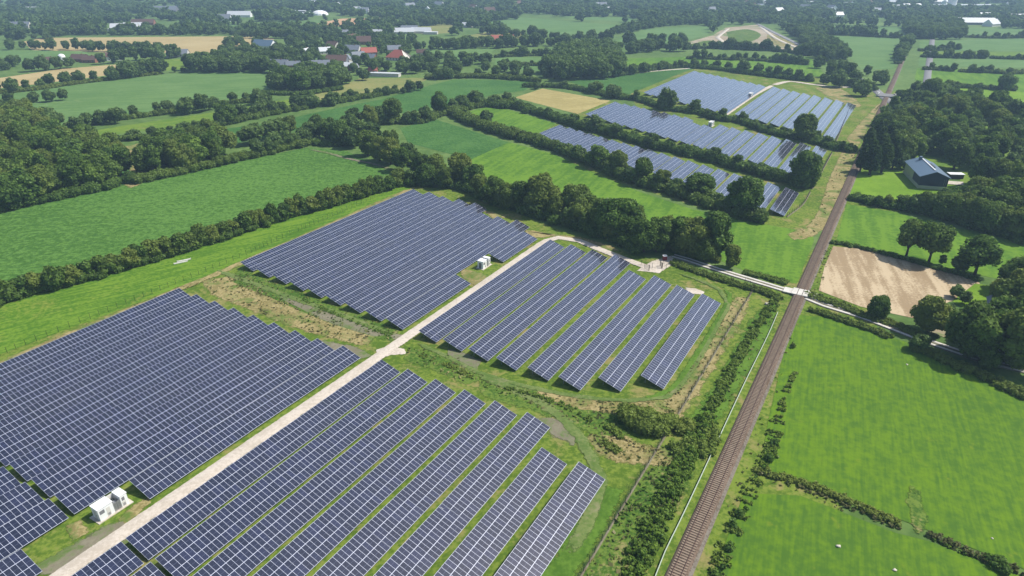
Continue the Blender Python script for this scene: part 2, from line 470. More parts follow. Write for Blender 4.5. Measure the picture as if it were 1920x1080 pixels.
TREES = []      # dicts: p (world), h, r, kind, label, group
def tree_at(p, h, kind='oak', r=None, label=None, group=None):
    TREES.append(dict(p=np.asarray(p, float)[:2], h=h, kind=kind, r=r, label=label, group=group))
_rnd = random.Random(5)
def tree_list(lst, group, fmt, kind='oak'):
    """lst: (x, y, height[, kind[, radius]]) in survey coordinates"""
    L0 = sorted(lst, key=lambda t: t[0])
    hs_ = .92 if 'bright meadow' in group or 'shaded farm track' in group else 1.0
    for i, t in enumerate(L0):
        k = t[3] if len(t) > 3 and t[3] else kind
        tree_at(G(t[0], t[1]), t[2] * hs_, k, t[4] if len(t) > 4 else None, fmt % ordinal(i), group)
def tree_belt(line, h, space, width, group, fmt, kind='oak', hv=0.25, gap=0.0):
    P = smooth_line([G(*p) for p in line], 1.0); s = 0.0; out = []; acc = 0
    for i in range(1, len(P)):
        acc += np.linalg.norm(P[i] - P[i - 1])
        if acc >= space * _rnd.uniform(0.7, 1.3):
            acc = 0
            if _rnd.random() < gap: continue
            d = P[i] - P[i - 1]; d /= np.linalg.norm(d) + 1e-9
            o = _rnd.uniform(-.5, .5) * width
            out.append((P[i] + np.array([d[1], -d[0]]) * o, h * _rnd.uniform(1 - hv, 1 + hv), _rnd.choices(['oak', 'light', 'tall'], [.8, .12, .08])[0] if kind == 'oak' else kind))
    out.sort(key=lambda q: q[0][0])
    for i, (p, hh, kk) in enumerate(out): tree_at(p, hh, kk, None, fmt % ordinal(i % 50), group)
EXCL = []       # world polygons where no far tree may stand
def tree_fill(poly, h, space, group, label, kind='oak', hv=0.2, keep=1.0):
    P = [G(x, y)[:2] for x, y in poly]
    x0 = min(p[0] for p in P); x1 = max(p[0] for p in P); y0 = min(p[1] for p in P); y1 = max(p[1] for p in P)
    y = y0
    while y < y1:
        x = x0
        while x < x1:
            a = x + _rnd.uniform(-.35, .35) * space; b = y + _rnd.uniform(-.35, .35) * space
            if in_poly(a, b, P) and _rnd.random() < keep and not any(in_poly(a, b, e) for e in EXCL):
                kk = kind
                if kind == 'oak': kk = _rnd.choices(['oak', 'light', 'tall', 'open'], [.72, .12, .08, .08])[0]
                adj = {'light': 'pale ', 'tall': 'slender ', 'open': 'loose crowned '}.get(kk, '')
                fx = (a - x0) / (x1 - x0); fy = (b - y0) / (y1 - y0)
                pos = ('front ' if fy < .33 else 'back ' if fy > .67 else 'middle ') + ('left' if fx < .33 else 'right' if fx > .67 else 'centre')
                tree_at((a, b), h * _rnd.uniform(1 - hv, 1 + hv), kk, None, adj + label + ', ' + pos, group)
            x += space
        y += space * 0.9
HEDGE_N = [0]
def hedge(line, h, w, label, group=None, mat='leaf', name='hedge', leaf=0.5, dens=5.0, gap=0.0, jit=0.3, px=True, cat='hedge', rs=1.0):
    """one continuous hedge: overlapping leafy lobes along a line"""
    HEDGE_N[0] += 1
    rng = np.random.default_rng(100 + HEDGE_N[0])
    step = max(0.7, h * 0.42 * rs)
    P = smooth_line([G(*p) for p in line] if px else line, step)
    C = []; r = []
    nrow = max(1, int(round(w / (h * 0.8))))
    for i, p in enumerate(P):
        if rng.random() < gap: continue
        d = (P[min(i + 1, len(P) - 1)] - P[max(i - 1, 0)]); d = d / (np.linalg.norm(d) + 1e-9); nn = np.array([d[1], -d[0]])
        for k in range(nrow):
            o = (k - (nrow - 1) / 2) * (w / nrow) + rng.normal() * 0.25 * h * jit * 2
            rad = h * (0.42 + 0.22 * rng.random()) * (1 + jit * (rng.random() - .5))
            q = p + nn * o + rng.normal(size=2) * 0.15 * h
            C.append((q[0], q[1], max(rad * 0.55, h * (0.50 + jit * (rng.random() - .5)) - rad * 0.1))); r.append(rad)
    if not C: return
    V, Q, T, t = foliage(rng, C, r, dens, leaf, 0.9, window=2 * nrow + 1, ico=ICO0 if h < 2 else ICO1)
    o = link(name, np_mesh(name, V, Q, T, M[mat], t))
    return tag(o, label, cat, group, 'stuff' if name == 'weed_strip' else None)

# ------------------------------------------------------------------ houses
def house(px, py, L_, W_, hw, rz, roof='roof_red', wall='wall_white', label='', group=None, rise=None, name='house', cat='house', near=False, flat=False, hip=False, windows=True):
    p = G(px, py)
    t = empty(name, p, rz, label, cat, group)
    rise = W_ * 0.42 if rise is None else rise
    mb = MB(); x, y = L_ / 2, W_ / 2
    if flat:
        mb.box(-x, x, -y, y, 0, hw); mb.build('wall', M[wall], t)
        rb = MB(); rb.box(-x - .25, x + .25, -y - .25, y + .25, hw + .003, hw + .35); rb.build('roof', M[roof], t)
    else:
        xr = x - (y if hip else 0)
        mb.verts([(-x, -y, 0), (x, -y, 0), (x, y, 0), (-x, y, 0), (-x, -y, hw), (x, -y, hw), (x, y, hw), (-x, y, hw), (-xr, 0, hw + rise), (xr, 0, hw + rise)],
                 [(0, 3, 2, 1), (0, 1, 5, 4), (1, 2, 6, 9, 5), (2, 3, 7, 6), (3, 0, 4, 8, 7), (4, 5, 9, 8), (6, 7, 8, 9)])
        mb.build('wall', M[wall], t)
        e = 0.5; dz = rise / y * e; xe = x + (0.4 if not hip else e); xr2 = xr + (0.4 if not hip else 0); th = 0.22
        lo = hw - dz + 0.05; hi = hw + rise + 0.05
        rb = MB()
        for z0 in (0,):
            rb.verts([(-xe, -y - e, lo), (xe, -y - e, lo), (xr2, 0, hi), (-xr2, 0, hi), (xe, y + e, lo), (-xe, y + e, lo),
                      (-xe, -y - e, lo + th), (xe, -y - e, lo + th), (xr2, 0, hi + th), (-xr2, 0, hi + th), (xe, y + e, lo + th), (-xe, y + e, lo + th)],
                     [(0, 3, 2, 1), (3, 5, 4, 2), (6, 7, 8, 9), (9, 8, 10, 11), (0, 1, 7, 6), (4, 5, 11, 10), (1, 2, 8, 7), (2, 4, 10, 8), (5, 3, 9, 11), (3, 0, 6, 9)])
        ro = rb.build('roof', M[roof], t)
        if cat == 'house':
            ch = MB(); ch.box(x * .3, x * .3 + .7, -.35, .35, hw + rise * .6, hw + rise + 1.0); ch.build('chimney', M['brick'], ro)
    if windows:
        n = max(2, int(L_ / 4))
        for s in (-1, 1):
            for i in range(n):
                wx = -x + L_ * (i + .5) / n
                wb = MB(); wb.box(wx - .55, wx + .55, s * y - .04, s * y + .04, 1.0, min(2.3, hw - .25)); wb.build('window', M['glass'], t)
        db = MB(); db.box(-x - .05, -x + .05, -.5, .5, 0, 2.0); db.build('door', M['dark_wood'], t)
    return t

# ------------------------------------------------------------------ material library
M['base_far'] = field_mat('far_land', (0.07, 0.13, 0.03), (0.13, 0.20, 0.055), (0.26, 0.24, 0.11), big=.004, mid=.02, fine=.2, c3_at=(.62, .72))
M['park_grass'] = field_mat('park_grass', (0.070, 0.125, 0.014), (0.150, 0.205, 0.030), (0.235, 0.205, 0.075), big=.03, mid=.16, fine=.8, c3_at=(.50, .66), fine_amt=1.1)
M['lane_grass'] = field_mat('strip_grass', (0.062, 0.145, 0.012), (0.130, 0.225, 0.022), (0.19, 0.225, 0.04), big=.02, mid=.06, fine=.8, c3_at=(.55, .68), streak=(R(54), 1.2, .9), fine_amt=.9)
M['meadow'] = field_mat('meadow_grass', (0.058, 0.128, 0.016), (0.110, 0.200, 0.012), (0.165, 0.200, 0.025), big=.02, mid=.35, fine=.5, c3_at=(.60, .76), streak=(R(24), .8, .8), fine_amt=.8, soft=True)
M['meadow2'] = field_mat('smooth_meadow', (0.066, 0.150, 0.016), (0.120, 0.222, 0.022), big=.02, mid=.05, fine=.5, streak=(R(24), 3, .7), fine_amt=.7)
M['crop'] = field_mat('maize_crop', (0.046, 0.116, 0.018), (0.094, 0.196, 0.036), big=.012, mid=.3, fine=.55, streak=(R(70), 1.2, .5), fine_amt=1.1, bump=.5)
M['crop2'] = field_mat('dark_crop', (0.036, 0.105, 0.022), (0.070, 0.158, 0.036), big=.012, mid=.04, fine=.5, streak=(R(60), 2.5, .4), fine_amt=.8, bump=.5)
M['pale_crop'] = field_mat('pale_green_crop', (0.085, 0.165, 0.045), (0.125, 0.212, 0.065), (0.17, 0.23, 0.09), big=.008, mid=.03, fine=.3, c3_at=(.58, .72), streak=(R(75), 4, .7, 21, .03), fine_amt=.5)
M['yellow_green'] = field_mat('yellow_green_grass', (0.085, 0.165, 0.02), (0.15, 0.22, 0.03), (0.22, 0.22, 0.06), big=.015, mid=.05, fine=.4, streak=(R(60), 3, .5))
M['straw'] = field_mat('ripe_grain', (0.28, 0.235, 0.085), (0.37, 0.31, 0.125), (0.24, 0.24, 0.08), big=.01, mid=.04, fine=.4, c3_at=(.62, .75), streak=(R(64), 3, .6, 16, .03))
M['tan'] = field_mat('ripe_wheat', (0.34, 0.265, 0.12), (0.41, 0.33, 0.165), big=.008, mid=.03, fine=.3, streak=(R(80), 4, .5))
M['orange'] = field_mat('harvested_clay', (0.42, 0.25, 0.13), (0.50, 0.33, 0.19), big=.01, mid=.03, fine=.3)
M['dry_meadow'] = field_mat('dry_meadow', (0.15, 0.185, 0.05), (0.25, 0.235, 0.085), (0.11, 0.17, 0.035), big=.015, mid=.05, fine=.4)
M['stubble'] = field_mat('raked_stubble', (0.29, 0.215, 0.125), (0.47, 0.375, 0.24), (0.20, 0.20, 0.08), big=.03, mid=.10, fine=1.4, streak=(R(16), 3.2, 1.5), fine_amt=.8, c3_at=(.66, .78))
M['earth'] = field_mat('bare_earth', (0.29, 0.235, 0.155), (0.40, 0.34, 0.25), (0.15, 0.19, 0.07), big=.01, mid=.03, fine=.4, c3_at=(.5, .62))
M['lawn'] = field_mat('sunny_lawn', (0.105, 0.20, 0.014), (0.155, 0.265, 0.022), (0.18, 0.25, 0.05), big=.04, mid=.15, fine=1.2)
M['dry_patch'] = field_mat('dry_grass', (0.20, 0.17, 0.065), (0.34, 0.28, 0.13), (0.10, 0.155, 0.03), big=.06, mid=.22, fine=1.3, c3_at=(.48, .62), fine_amt=1.1, feather=True)
M['green_patch'] = field_mat('lush_grass', (0.055, 0.120, 0.014), (0.100, 0.185, 0.024), big=.05, mid=.2, fine=1.2, feather=True)
M['weedy_patch'] = field_mat('weedy_verge', (0.045, 0.10, 0.014), (0.12, 0.18, 0.03), (0.25, 0.215, 0.09), big=.05, mid=.25, fine=1.3, c3_at=(.54, .68), fine_amt=1.0, feather=True)
M['worn_patch'] = field_mat('worn_ground', (0.16, 0.145, 0.095), (0.22, 0.20, 0.14), (0.10, 0.15, 0.04), big=.06, mid=.2, fine=1.2, c3_at=(.44, .6), feather=True)
M['grass_track'] = field_mat('grassy_wheel_track', (0.085, 0.140, 0.030), (0.150, 0.190, 0.060), (0.20, 0.195, 0.10), big=.06, mid=.25, fine=1.2, c3_at=(.54, .70), feather=True)
M['gravel'] = field_mat('pale_gravel', (0.44, 0.385, 0.31), (0.56, 0.50, 0.42), big=.05, mid=.3, fine=1.6, fine_amt=.8, feather=True)
M['gravel2'] = field_mat('light_gravel', (0.42, 0.37, 0.30), (0.55, 0.50, 0.42), big=.05, mid=.3, fine=1.6, fine_amt=.8)
M['concrete_lane'] = field_mat('concrete_lane', (0.50, 0.48, 0.43), (0.62, 0.59, 0.53), big=.05, mid=.3, fine=1.6)
M['lane_middle'] = field_mat('lane_middle', (0.13, 0.115, 0.075), (0.19, 0.18, 0.12), big=.05, mid=.3, fine=1.6)
M['asphalt'] = plain('asphalt', (0.20, 0.20, 0.20), .9, .15, var=.15, vs=.2)
M['ballast'] = field_mat('ballast', (0.098, 0.070, 0.050), (0.170, 0.126, 0.094), big=.05, mid=.5, fine=2.2, fine_amt=1.2)
M['ballast_side'] = field_mat('old_ballast', (0.115, 0.098, 0.075), (0.19, 0.168, 0.135), big=.05, mid=.5, fine=2.2, fine_amt=1.2)
M['sleeper'] = plain('sleeper_concrete', (0.245, 0.19, 0.14), .9, .1, var=.3, vs=.8)
M['rail'] = plain('rusty_rail', (0.085, 0.045, 0.032), .6, .4, var=.2, vs=3)
M['white'] = plain('white_paint', (0.80, 0.81, 0.80), .5, .4, var=.03)
M['offwhite'] = plain('offwhite_render', (0.62, 0.60, 0.55), .8, .2, var=.06)
M['wall_white'] = plain('pale_wall', (0.55, 0.52, 0.47), .85, .2, var=.1)
M['brick'] = plain('red_brick', (0.26, 0.12, 0.08), .9, .1, var=.25)
M['wall_grey'] = plain('grey_wall', (0.16, 0.17, 0.19), .8, .2)
M['dark_wood'] = plain('dark_wood', (0.055, 0.045, 0.04), .8, .2)
M['barn_blue'] = plain('dark_blue_cladding', (0.018, 0.030, 0.066), .6, .35, var=.15)
M['barn_base'] = plain('pale_green_plinth', (0.46, 0.48, 0.32), .85, .2, var=.15, vs=.5)
M['roof_red'] = plain('red_roof_tiles', (0.36, 0.11, 0.08), .8, .25, var=.2, vs=1.5)
M['roof_brown'] = plain('brown_roof_tiles', (0.12, 0.075, 0.06), .85, .2, var=.2, vs=1.5)
M['roof_grey'] = plain('grey_roof', (0.17, 0.19, 0.22), .55, .4, var=.1, vs=.8)
M['roof_metal'] = plain('blue_grey_metal_roof', (0.10, 0.155, 0.215), .45, .5, var=.08, vs=.7)
M['roof_light'] = plain('light_sheet_roof', (0.55, 0.57, 0.58), .5, .4, var=.08)
M['glass'] = plain('window_glass', (0.03, 0.04, 0.05), .1, .6)
M['steel'] = plain('galvanised_steel', (0.34, 0.35, 0.36), .45, .5, metal=.4)
M['dark_metal'] = plain('dark_metal', (0.03, 0.035, 0.035), .6, .3)
M['fence_green'] = plain('dark_green_mesh', (0.022, 0.032, 0.022), .7, .2)
M['barrier'] = plain('pale_green_barrier', (0.46, 0.53, 0.42), .7, .3, var=.1)
M['grille'] = plain('grey_grille', (0.20, 0.20, 0.21), .5, .4, var=.3, vs=4)
M['red_paint'] = plain('dark_red_paint', (0.22, 0.022, 0.022), .5, .4)
M['stone'] = plain('pale_stone', (0.50, 0.46, 0.38), .9, .2, var=.2, vs=3)

def module_mat():
    """solar modules: 1.0 m x 2.05 m cells with light frames, drawn from the surface's own metre coordinates"""
    m, nt, out = new_mat('solar_modules')
    uvn = N(nt, 'ShaderNodeUVMap').outputs[0]
    sp = N(nt, 'ShaderNodeSeparateXYZ'); L(nt, uvn, sp.inputs[0]); x, y = sp.outputs[0], sp.outputs[1]
    def line(v, period, half, off=0.0):
        f = math_n(nt, 'FRACT', math_n(nt, 'ADD', math_n(nt, 'DIVIDE', v, period), off + 0.5))
        return math_n(nt, 'LESS_THAN', math_n(nt, 'ABSOLUTE', math_n(nt, 'SUBTRACT', f, 0.5)), half / period)
    g1 = line(x, 1.0, 0.028); g2 = line(y, 2.05, 0.052)
    mid = line(y, 2.05, 0.022, 0.5)
    g = math_n(nt, 'MAXIMUM', g1, g2)
    cx = math_n(nt, 'FLOOR', x); cy = math_n(nt, 'FLOOR', math_n(nt, 'DIVIDE', y, 2.05))
    cb = N(nt, 'ShaderNodeCombineXYZ'); L(nt, cx, cb.inputs[0]); L(nt, cy, cb.inputs[1])
    oi = N(nt, 'ShaderNodeObjectInfo').outputs['Random']; L(nt, math_n(nt, 'MULTIPLY', oi, 97.0), cb.inputs[2])
    wn_ = N(nt, 'ShaderNodeTexWhiteNoise'); wn_.noise_dimensions = '3D'; L(nt, cb.outputs[0], wn_.inputs['Vector']); rv = wn_.outputs['Value']
    cell = mix_c(nt, math_n(nt, 'POWER', rv, 2.2), (0.010, 0.011, 0.024), (0.018, 0.021, 0.052))
    # fine cell grid lines inside a module
    cg = math_n(nt, 'MAXIMUM', line(x, 1.0 / 6, 0.006), line(y, 2.05 / 12, 0.006))
    cell = mix_c(nt, math_n(nt, 'MULTIPLY', cg, 0.5), cell, (0.05, 0.055, 0.11))
    cell = mix_c(nt, math_n(nt, 'MULTIPLY', mid, 0.8), cell, (0.11, 0.125, 0.19))
    pos = N(nt, 'ShaderNodeNewGeometry').outputs['Position']
    cell = mix_c(nt, math_n(nt, 'MULTIPLY', ramp(nt, noise(nt, pos, .05, 3), .45, .75), .35), cell, (0.036, 0.034, 0.040))
    col = mix_c(nt, g, cell, (0.46, 0.49, 0.58))
    b = N(nt, 'ShaderNodeBsdfPrincipled'); L(nt, col, b.inputs['Base Color'])
    rr = math_n(nt, 'ADD', math_n(nt, 'MULTIPLY', rv, 0.02), 0.14)
    L(nt, math_n(nt, 'ADD', rr, math_n(nt, 'MULTIPLY', g, 0.3)), b.inputs['Roughness'])
    b.inputs['IOR'].default_value = 1.85
    b.inputs['Coat Weight'].default_value = 1.0; b.inputs['Coat Roughness'].default_value = 0.05; b.inputs['Coat IOR'].default_value = 1.5
    L(nt, b.outputs[0], out.inputs[0])
    return m
M['module'] = module_mat()

# ------------------------------------------------------------------ the land
sheet('ground', [(-9000, -600), (9000, -600), (9000, 16000), (-9000, 16000)], 0.0, M['base_far'])
# the solar park and its verges
sheet('park_ground', [G(0 - 900, 900), G(-500, 700), G(0, 562), G(140, 550), G(330, 470), G(560, 405), G(745, 345), G(835, 340), G(900, 372), G(1060, 435), G(1200, 480), G(1262, 490), G(1500, 560), UV(-19, 180), UV(-17, -120), UV(-230, -120)], 0.012, M['park_grass'])
sheet('park_ground', [G(1400, 415), G(1520, 435), UV(-19, 330), UV(-20, 640), G(1620, 165), G(1560, 140), G(1440, 145), G(1300, 125), G(1180, 170), G(1195, 205), G(1140, 188), G(1040, 232), G(1000, 250), G(1100, 325)], 0.012, M['park_grass'])
sheet('rail_verge', [UV(-30, -120), UV(6, -120), UV(6, 640), UV(-19, 640), UV(-19, 250), UV(-30, 200)], 0.016, M['park_grass'])
field([(0 - 700, 870), (-300, 700), (0, 548), (100, 522), (317, 460), (540, 392), (745, 338), (820, 343), (775, 351), (452, 488), (380, 520), (330, 540), (0, 665), (-500, 880)], 'lane_grass', 'grass_strip')
field([(-600, 640), (-200, 450), (0, 398), (217, 352), (333, 327), (500, 292), (575, 277), (650, 283), (735, 325), (560, 385), (330, 448), (100, 508), (0, 535), (-500, 740)], 'crop')
field([(-60, 205), (0, 180), (60, 168), (190, 150), (340, 136), (430, 131), (530, 131), (527, 152), (500, 170), (480, 192), (400, 202), (330, 210), (215, 228), (130, 240), (-60, 260)], 'pale_crop')
field([(43, 78), (80, 71), (443, 68), (513, 71), (515, 83), (410, 100), (330, 100), (180, 98), (60, 94)], 'tan')
field([(-40, 152), (117, 129), (217, 121), (225, 134), (197, 142), (67, 158), (-40, 170)], 'tan')
field([(-40, 93), (160, 96), (170, 104), (33, 121), (-40, 125)], 'pale_crop')
field([(300, 112), (350, 110), (352, 130), (300, 134)], 'yellow_green')
field([(540, 55), (570, 48), (640, 35), (680, 34), (715, 32), (700, 42), (640, 49), (560, 57)], 'orange')
field([(550, 60), (640, 51), (700, 44), (745, 44), (707, 55), (640, 67), (580, 69)], 'pale_crop')
field([(423, 47), (600, 37), (612, 42), (520, 53), (440, 56)], 'pale_crop')
field([(325, 38), (407, 32), (410, 38), (340, 42)], 'pale_crop')
field([(292, 30), (367, 25), (368, 30), (295, 34)], 'straw')
field([(-60, -2), (95, -2), (85, 5), (-60, 6)], 'pale_crop')
field([(265, -3), (415, -3), (385, 4), (270, 5)], 'pale_crop')
field([(120, 256), (217, 238), (400, 211), (547, 185), (580, 178), (600, 188), (500, 210), (367, 232), (187, 256), (130, 262)], 'yellow_green')
field([(575, 182), (640, 162), (673, 147), (797, 146), (800, 150), (747, 170), (673, 185), (620, 195)], 'dry_meadow')
field([(207, 282), (317, 257), (383, 247), (500, 231), (640, 201), (717, 186), (807, 160), (850, 149), (930, 150), (1005, 154), (983, 170), (923, 178), (840, 197), (773, 210), (640, 225), (447, 268), (333, 268), (275, 285), (262, 340), (215, 352)], 'crop2')
patch('dry_grass_corner', [(205, 283), (300, 262), (330, 262), (275, 288), (262, 330), (250, 350), (238, 345), (250, 300)], .30, 'dry_patch', 4)
field([(750, 240), (817, 224), (957, 268), (887, 300), (765, 268)], 'crop2')
field([(885, 298), (955, 267), (1035, 288), (1100, 318), (1200, 360), (1300, 393), (1400, 414), (1450, 424), (1524, 436), (1526, 452), (1494, 532), (1420, 517), (1370, 497), (1200, 425), (1000, 365), (885, 322)], 'meadow2')
field([(850, 216), (927, 198), (1043, 232), (1010, 250), (955, 245)], 'meadow2')
field([(965, 183), (1017, 166), (1145, 189), (1083, 214)], 'straw')
field([(1065, 153), (1180, 140), (1280, 130), (1305, 127), (1270, 140), (1177, 178), (1113, 168)], 'crop2')
field([(765, 102), (800, 91), (930, 91), (920, 100), (873, 113), (820, 110)], 'pale_crop')
field([(870, 68), (930, 57), (980, 62), (975, 72), (910, 80)], 'dry_meadow')
field([(780, 48), (850, 44), (850, 62), (790, 64)], 'dry_meadow')
field([(900, 44), (973, 32), (1093, 42), (1190, 49), (1140, 65), (1017, 64), (960, 52)], 'pale_crop')
field([(1155, 76), (1207, 54), (1282, 51), (1330, 49), (1330, 64), (1280, 78), (1180, 88)], 'pale_crop')
field([(1155, 110), (1280, 107), (1520, 107), (1550, 145), (1510, 142), (1290, 122), (1180, 124)], 'meadow2')
field([(930, 108), (1035, 106), (1020, 134), (925, 130)], 'pale_crop')
field([(1050, 30), (1180, 32), (1200, 40), (1100, 38)], 'pale_crop')
field([(1280, 82), (1337, 66), (1360, 52), (1423, 46), (1450, 58), (1500, 82), (1520, 98), (1440, 92), (1380, 90), (1290, 90)], 'earth', 'building_site')
patch('regrowth', [(1362, 60), (1400, 55), (1425, 64), (1412, 76), (1375, 80)], .2, 'weedy_patch', 6)
patch('regrowth', [(1440, 62), (1470, 72), (1490, 86), (1460, 86), (1440, 76)], .2, 'dry_patch', 5)
patch('regrowth', [(1292, 84), (1330, 76), (1345, 86), (1310, 90)], .2, 'weedy_patch', 5)
field([(1535, 67), (1692, 71), (1676, 130), (1615, 130), (1597, 112), (1567, 85)], 'pale_crop')
field([(1550, 46), (1692, 51), (1695, 64), (1555, 56)], 'pale_crop')
field([(1724, 76), (1960, 72), (1960, 96), (1724, 96)], 'pale_crop')
field([(1724, 106), (1960, 110), (1960, 128), (1722, 124)], 'pale_crop')
field([(1719, 128), (1960, 131), (1960, 172), (1880, 172), (1765, 160), (1715, 150)], 'meadow2')
field([(1764, 160), (1960, 176), (1960, 205), (1870, 200), (1790, 185)], 'lawn')
field([(1725, 97), (1960, 97), (1960, 108), (1725, 105)], 'yellow_green')
field([(1800, 52), (1960, 52), (1960, 64), (1810, 66)], 'pale_crop')
field([(1600, 322), (1650, 318), (1700, 314), (1792, 345), (1795, 362), (1750, 378), (1650, 384), (1592, 376)], 'lawn', 'lawn')
field([(1587, 383), (1680, 398), (1780, 428), (1900, 440), (1960, 470), (1960, 500), (1870, 523), (1745, 498), (1568, 452)], 'meadow2')
field([(1562, 462), (1630, 468), (1747, 504), (1830, 522), (1850, 552), (1780, 566), (1713, 597), (1613, 575), (1535, 545), (1546, 500)], 'stubble')
field([(1743, 622), (1722, 604), (1783, 592), (1830, 600), (1900, 640), (1850, 665)], 'earth', 'farm_yard')
field([(1828, 532), (1890, 540), (1870, 582), (1812, 580), (1785, 565)], 'lawn', 'lawn')
field([(1486, 590), (1560, 596), (1700, 642), (1800, 690), (1990, 790), (2200, 1180), (1740, 995), (1500, 900), (1425, 882), (1440, 790)], 'meadow')
field([(1395, 925), (1500, 930), (1680, 1000), (1740, 1015), (2250, 1210), (1900, 1600), (1150, 1600), (1325, 1110)], 'meadow')
field([(1880, 255), (1990, 262), (1990, 300), (1880, 290)], 'meadow2')

# worn, dry and lush patches inside the park
patch('dry_bank', [(380, 528), (440, 520), (520, 560), (620, 608), (700, 632), (690, 645), (600, 625), (500, 590), (400, 548)], .20, 'dry_patch', 3)
patch('rough_grass', [(450, 508), (560, 550), (680, 598), (745, 618), (735, 636), (640, 612), (540, 575), (430, 530)], .21, 'weedy_patch', 3)
patch('worn_ground', [(520, 545), (600, 572), (700, 612), (760, 636), (700, 630), (600, 598), (520, 560)], .22, 'worn_patch', 2)
patch('worn_ground', [(600, 640), (670, 655), (700, 668), (660, 672), (610, 655)], .22, 'worn_patch', 2)
patch('rough_grass', [(770, 655), (850, 670), (900, 708), (880, 720), (810, 690), (760, 672)], .21, 'weedy_patch', 2)
patch('worn_ground', [(840, 655), (900, 676), (895, 692), (850, 678)], .23, 'worn_patch', 2)
patch('rough_grass', [(900, 716), (1000, 735), (1100, 760), (1180, 790), (1160, 830), (1100, 805), (1000, 765), (905, 740)], .21, 'weedy_patch', 3)
patch('dry_bank', [(1010, 735), (1100, 752), (1200, 757), (1255, 755), (1270, 790), (1180, 775), (1090, 775), (1010, 750)], .22, 'dry_patch', 3)
patch('dry_bank', [(1110, 818), (1150, 812), (1200, 838), (1280, 850), (1270, 880), (1200, 865), (1160, 862), (1120, 845)], .22, 'dry_patch', 3)
patch('dry_bank', [(1265, 790), (1330, 690), (1385, 600), (1400, 560), (1385, 560), (1350, 615), (1290, 710), (1240, 770)], .22, 'dry_patch', 3)
patch('rough_grass', [(1090, 1085), (1150, 985), (1200, 905), (1240, 870), (1290, 880), (1230, 980), (1180, 1085)], .20, 'weedy_patch', 4)
patch('lush_grass', [(1300, 790), (1360, 700), (1420, 590), (1450, 570), (1440, 620), (1400, 690), (1330, 800)], .20, 'green_patch', 3)
patch('lush_grass', [(1020, 1085), (1080, 1000), (1140, 915), (1160, 920), (1120, 1000), (1060, 1085)], .20, 'green_patch', 3)
patch('worn_ground', [(1010, 785), (1050, 790), (1085, 815), (1075, 832), (1040, 815)], .24, 'worn_patch', 2)
patch('dry_verge', [(1480, 440), (1530, 410), (1560, 330), (1590, 270), (1600, 290), (1570, 370), (1540, 430), (1490, 450)], .22, 'dry_patch', 2)
patch('dry_verge', [(1590, 260), (1620, 225), (1650, 195), (1630, 230), (1605, 275)], .22, 'dry_patch', 2)
patch('dry_verge', [(1530, 130 + 35), (1570, 165), (1600, 185), (1610, 200), (1570, 190)], .22, 'dry_patch', 3)
patch('dry_verge', [(225, 975), (250, 950), (280, 935), (275, 945), (255, 965), (235, 985)], .24, 'dry_patch', 1.2)
patch('dry_verge', [(130, 985), (150, 978), (160, 1000), (140, 1012)], .24, 'dry_patch', 1.5)
patch('worn_ground', [(200, 990), (235, 975), (250, 1010), (170, 1050), (100, 1075), (60, 1070)], .24, 'worn_patch', 2)
patch('dry_verge', [(860, 505), (900, 512), (915, 520), (890, 535), (870, 520)], .24, 'dry_patch', 1.5)
strip('gateway', [(1706, 900), (1714, 940), (1724, 975), (1734, 1020)], 1.6, .24, 'weedy_patch', 1.6)
patch('dry_verge', [(985, 432), (1035, 440), (1090, 447), (1160, 470), (1120, 462), (1040, 442), (990, 446)], .24, 'dry_patch', 3)
patch('dry_verge', [(905, 395), (935, 402), (950, 408), (925, 408)], .24, 'dry_patch', 1.5)
strip('driving_ring', [(880, 700), (960, 728), (1010, 752), (1060, 790), (1105, 850), (1128, 905), (1110, 960), (1060, 1060)], 1.6, .247, 'grass_track', 1.5)
strip('driving_ring', [(770, 640), (830, 665), (900, 700), (1000, 728), (1090, 745), (1180, 752), (1250, 745), (1300, 690), (1345, 610), (1365, 570), (1350, 545), (1300, 522), (1255, 510)], .8, .249, 'grass_track', 1.0)
strip('driving_ring', [(400, 505), (470, 530), (560, 563), (650, 595), (740, 630)], 1.3, .251, 'grass_track', 1.2)
# dry margin along the left edge of the blocks
strip('dry_margin', [(-60, 712), (0, 683), (170, 611), (330, 545), (400, 517), (452, 494), (560, 448), (700, 385), (775, 353)], 1.7, .245, 'dry_patch', 1.6)
strip('dry_margin', [(1195, 752), (1260, 730), (1310, 660), (1355, 585), (1368, 552), (1340, 530)], .8, .246, 'green_patch', 1.2)

# ------------------------------------------------------------------ tracks and roads
strip('gravel_track', [UV(-107.7, v) for v in (-30, 10, 50, 90, 130, 170, 196)] + [UV(-107.4, 206)] + [G(*p) for p in ((1047, 446), (1085, 452), (1122, 467), (1160, 482), (1210, 500), (1232, 500), (1258, 487))], 3.0, .27, 'gravel', .5, px=False)
patch('gravel_junction', [(708, 657), (732, 650), (754, 656), (760, 663), (735, 664), (714, 672)], .265, 'gravel', 1.3)
patch('gravel_turn', [(1195, 508), (1225, 490), (1260, 480), (1265, 492), (1235, 512)], .268, 'gravel', 1.0)
patch('gravel_spot', [(1286, 540), (1304, 542), (1320, 548), (1316, 552), (1300, 551), (1296, 554), (1291, 548)], .27, 'gravel', .7)
strip('gravel_track', [UV(-110, 470), UV(-110, 560), UV(-107, 618)], 3.4, .27, 'gravel', .8, px=False)
strip('gravel_track', [UV(-107, 618), G(1480, 153), G(1520, 158), G(1565, 163), G(1600, 163), G(1625, 155)], 4.5, .272, 'gravel', .8, px=False)
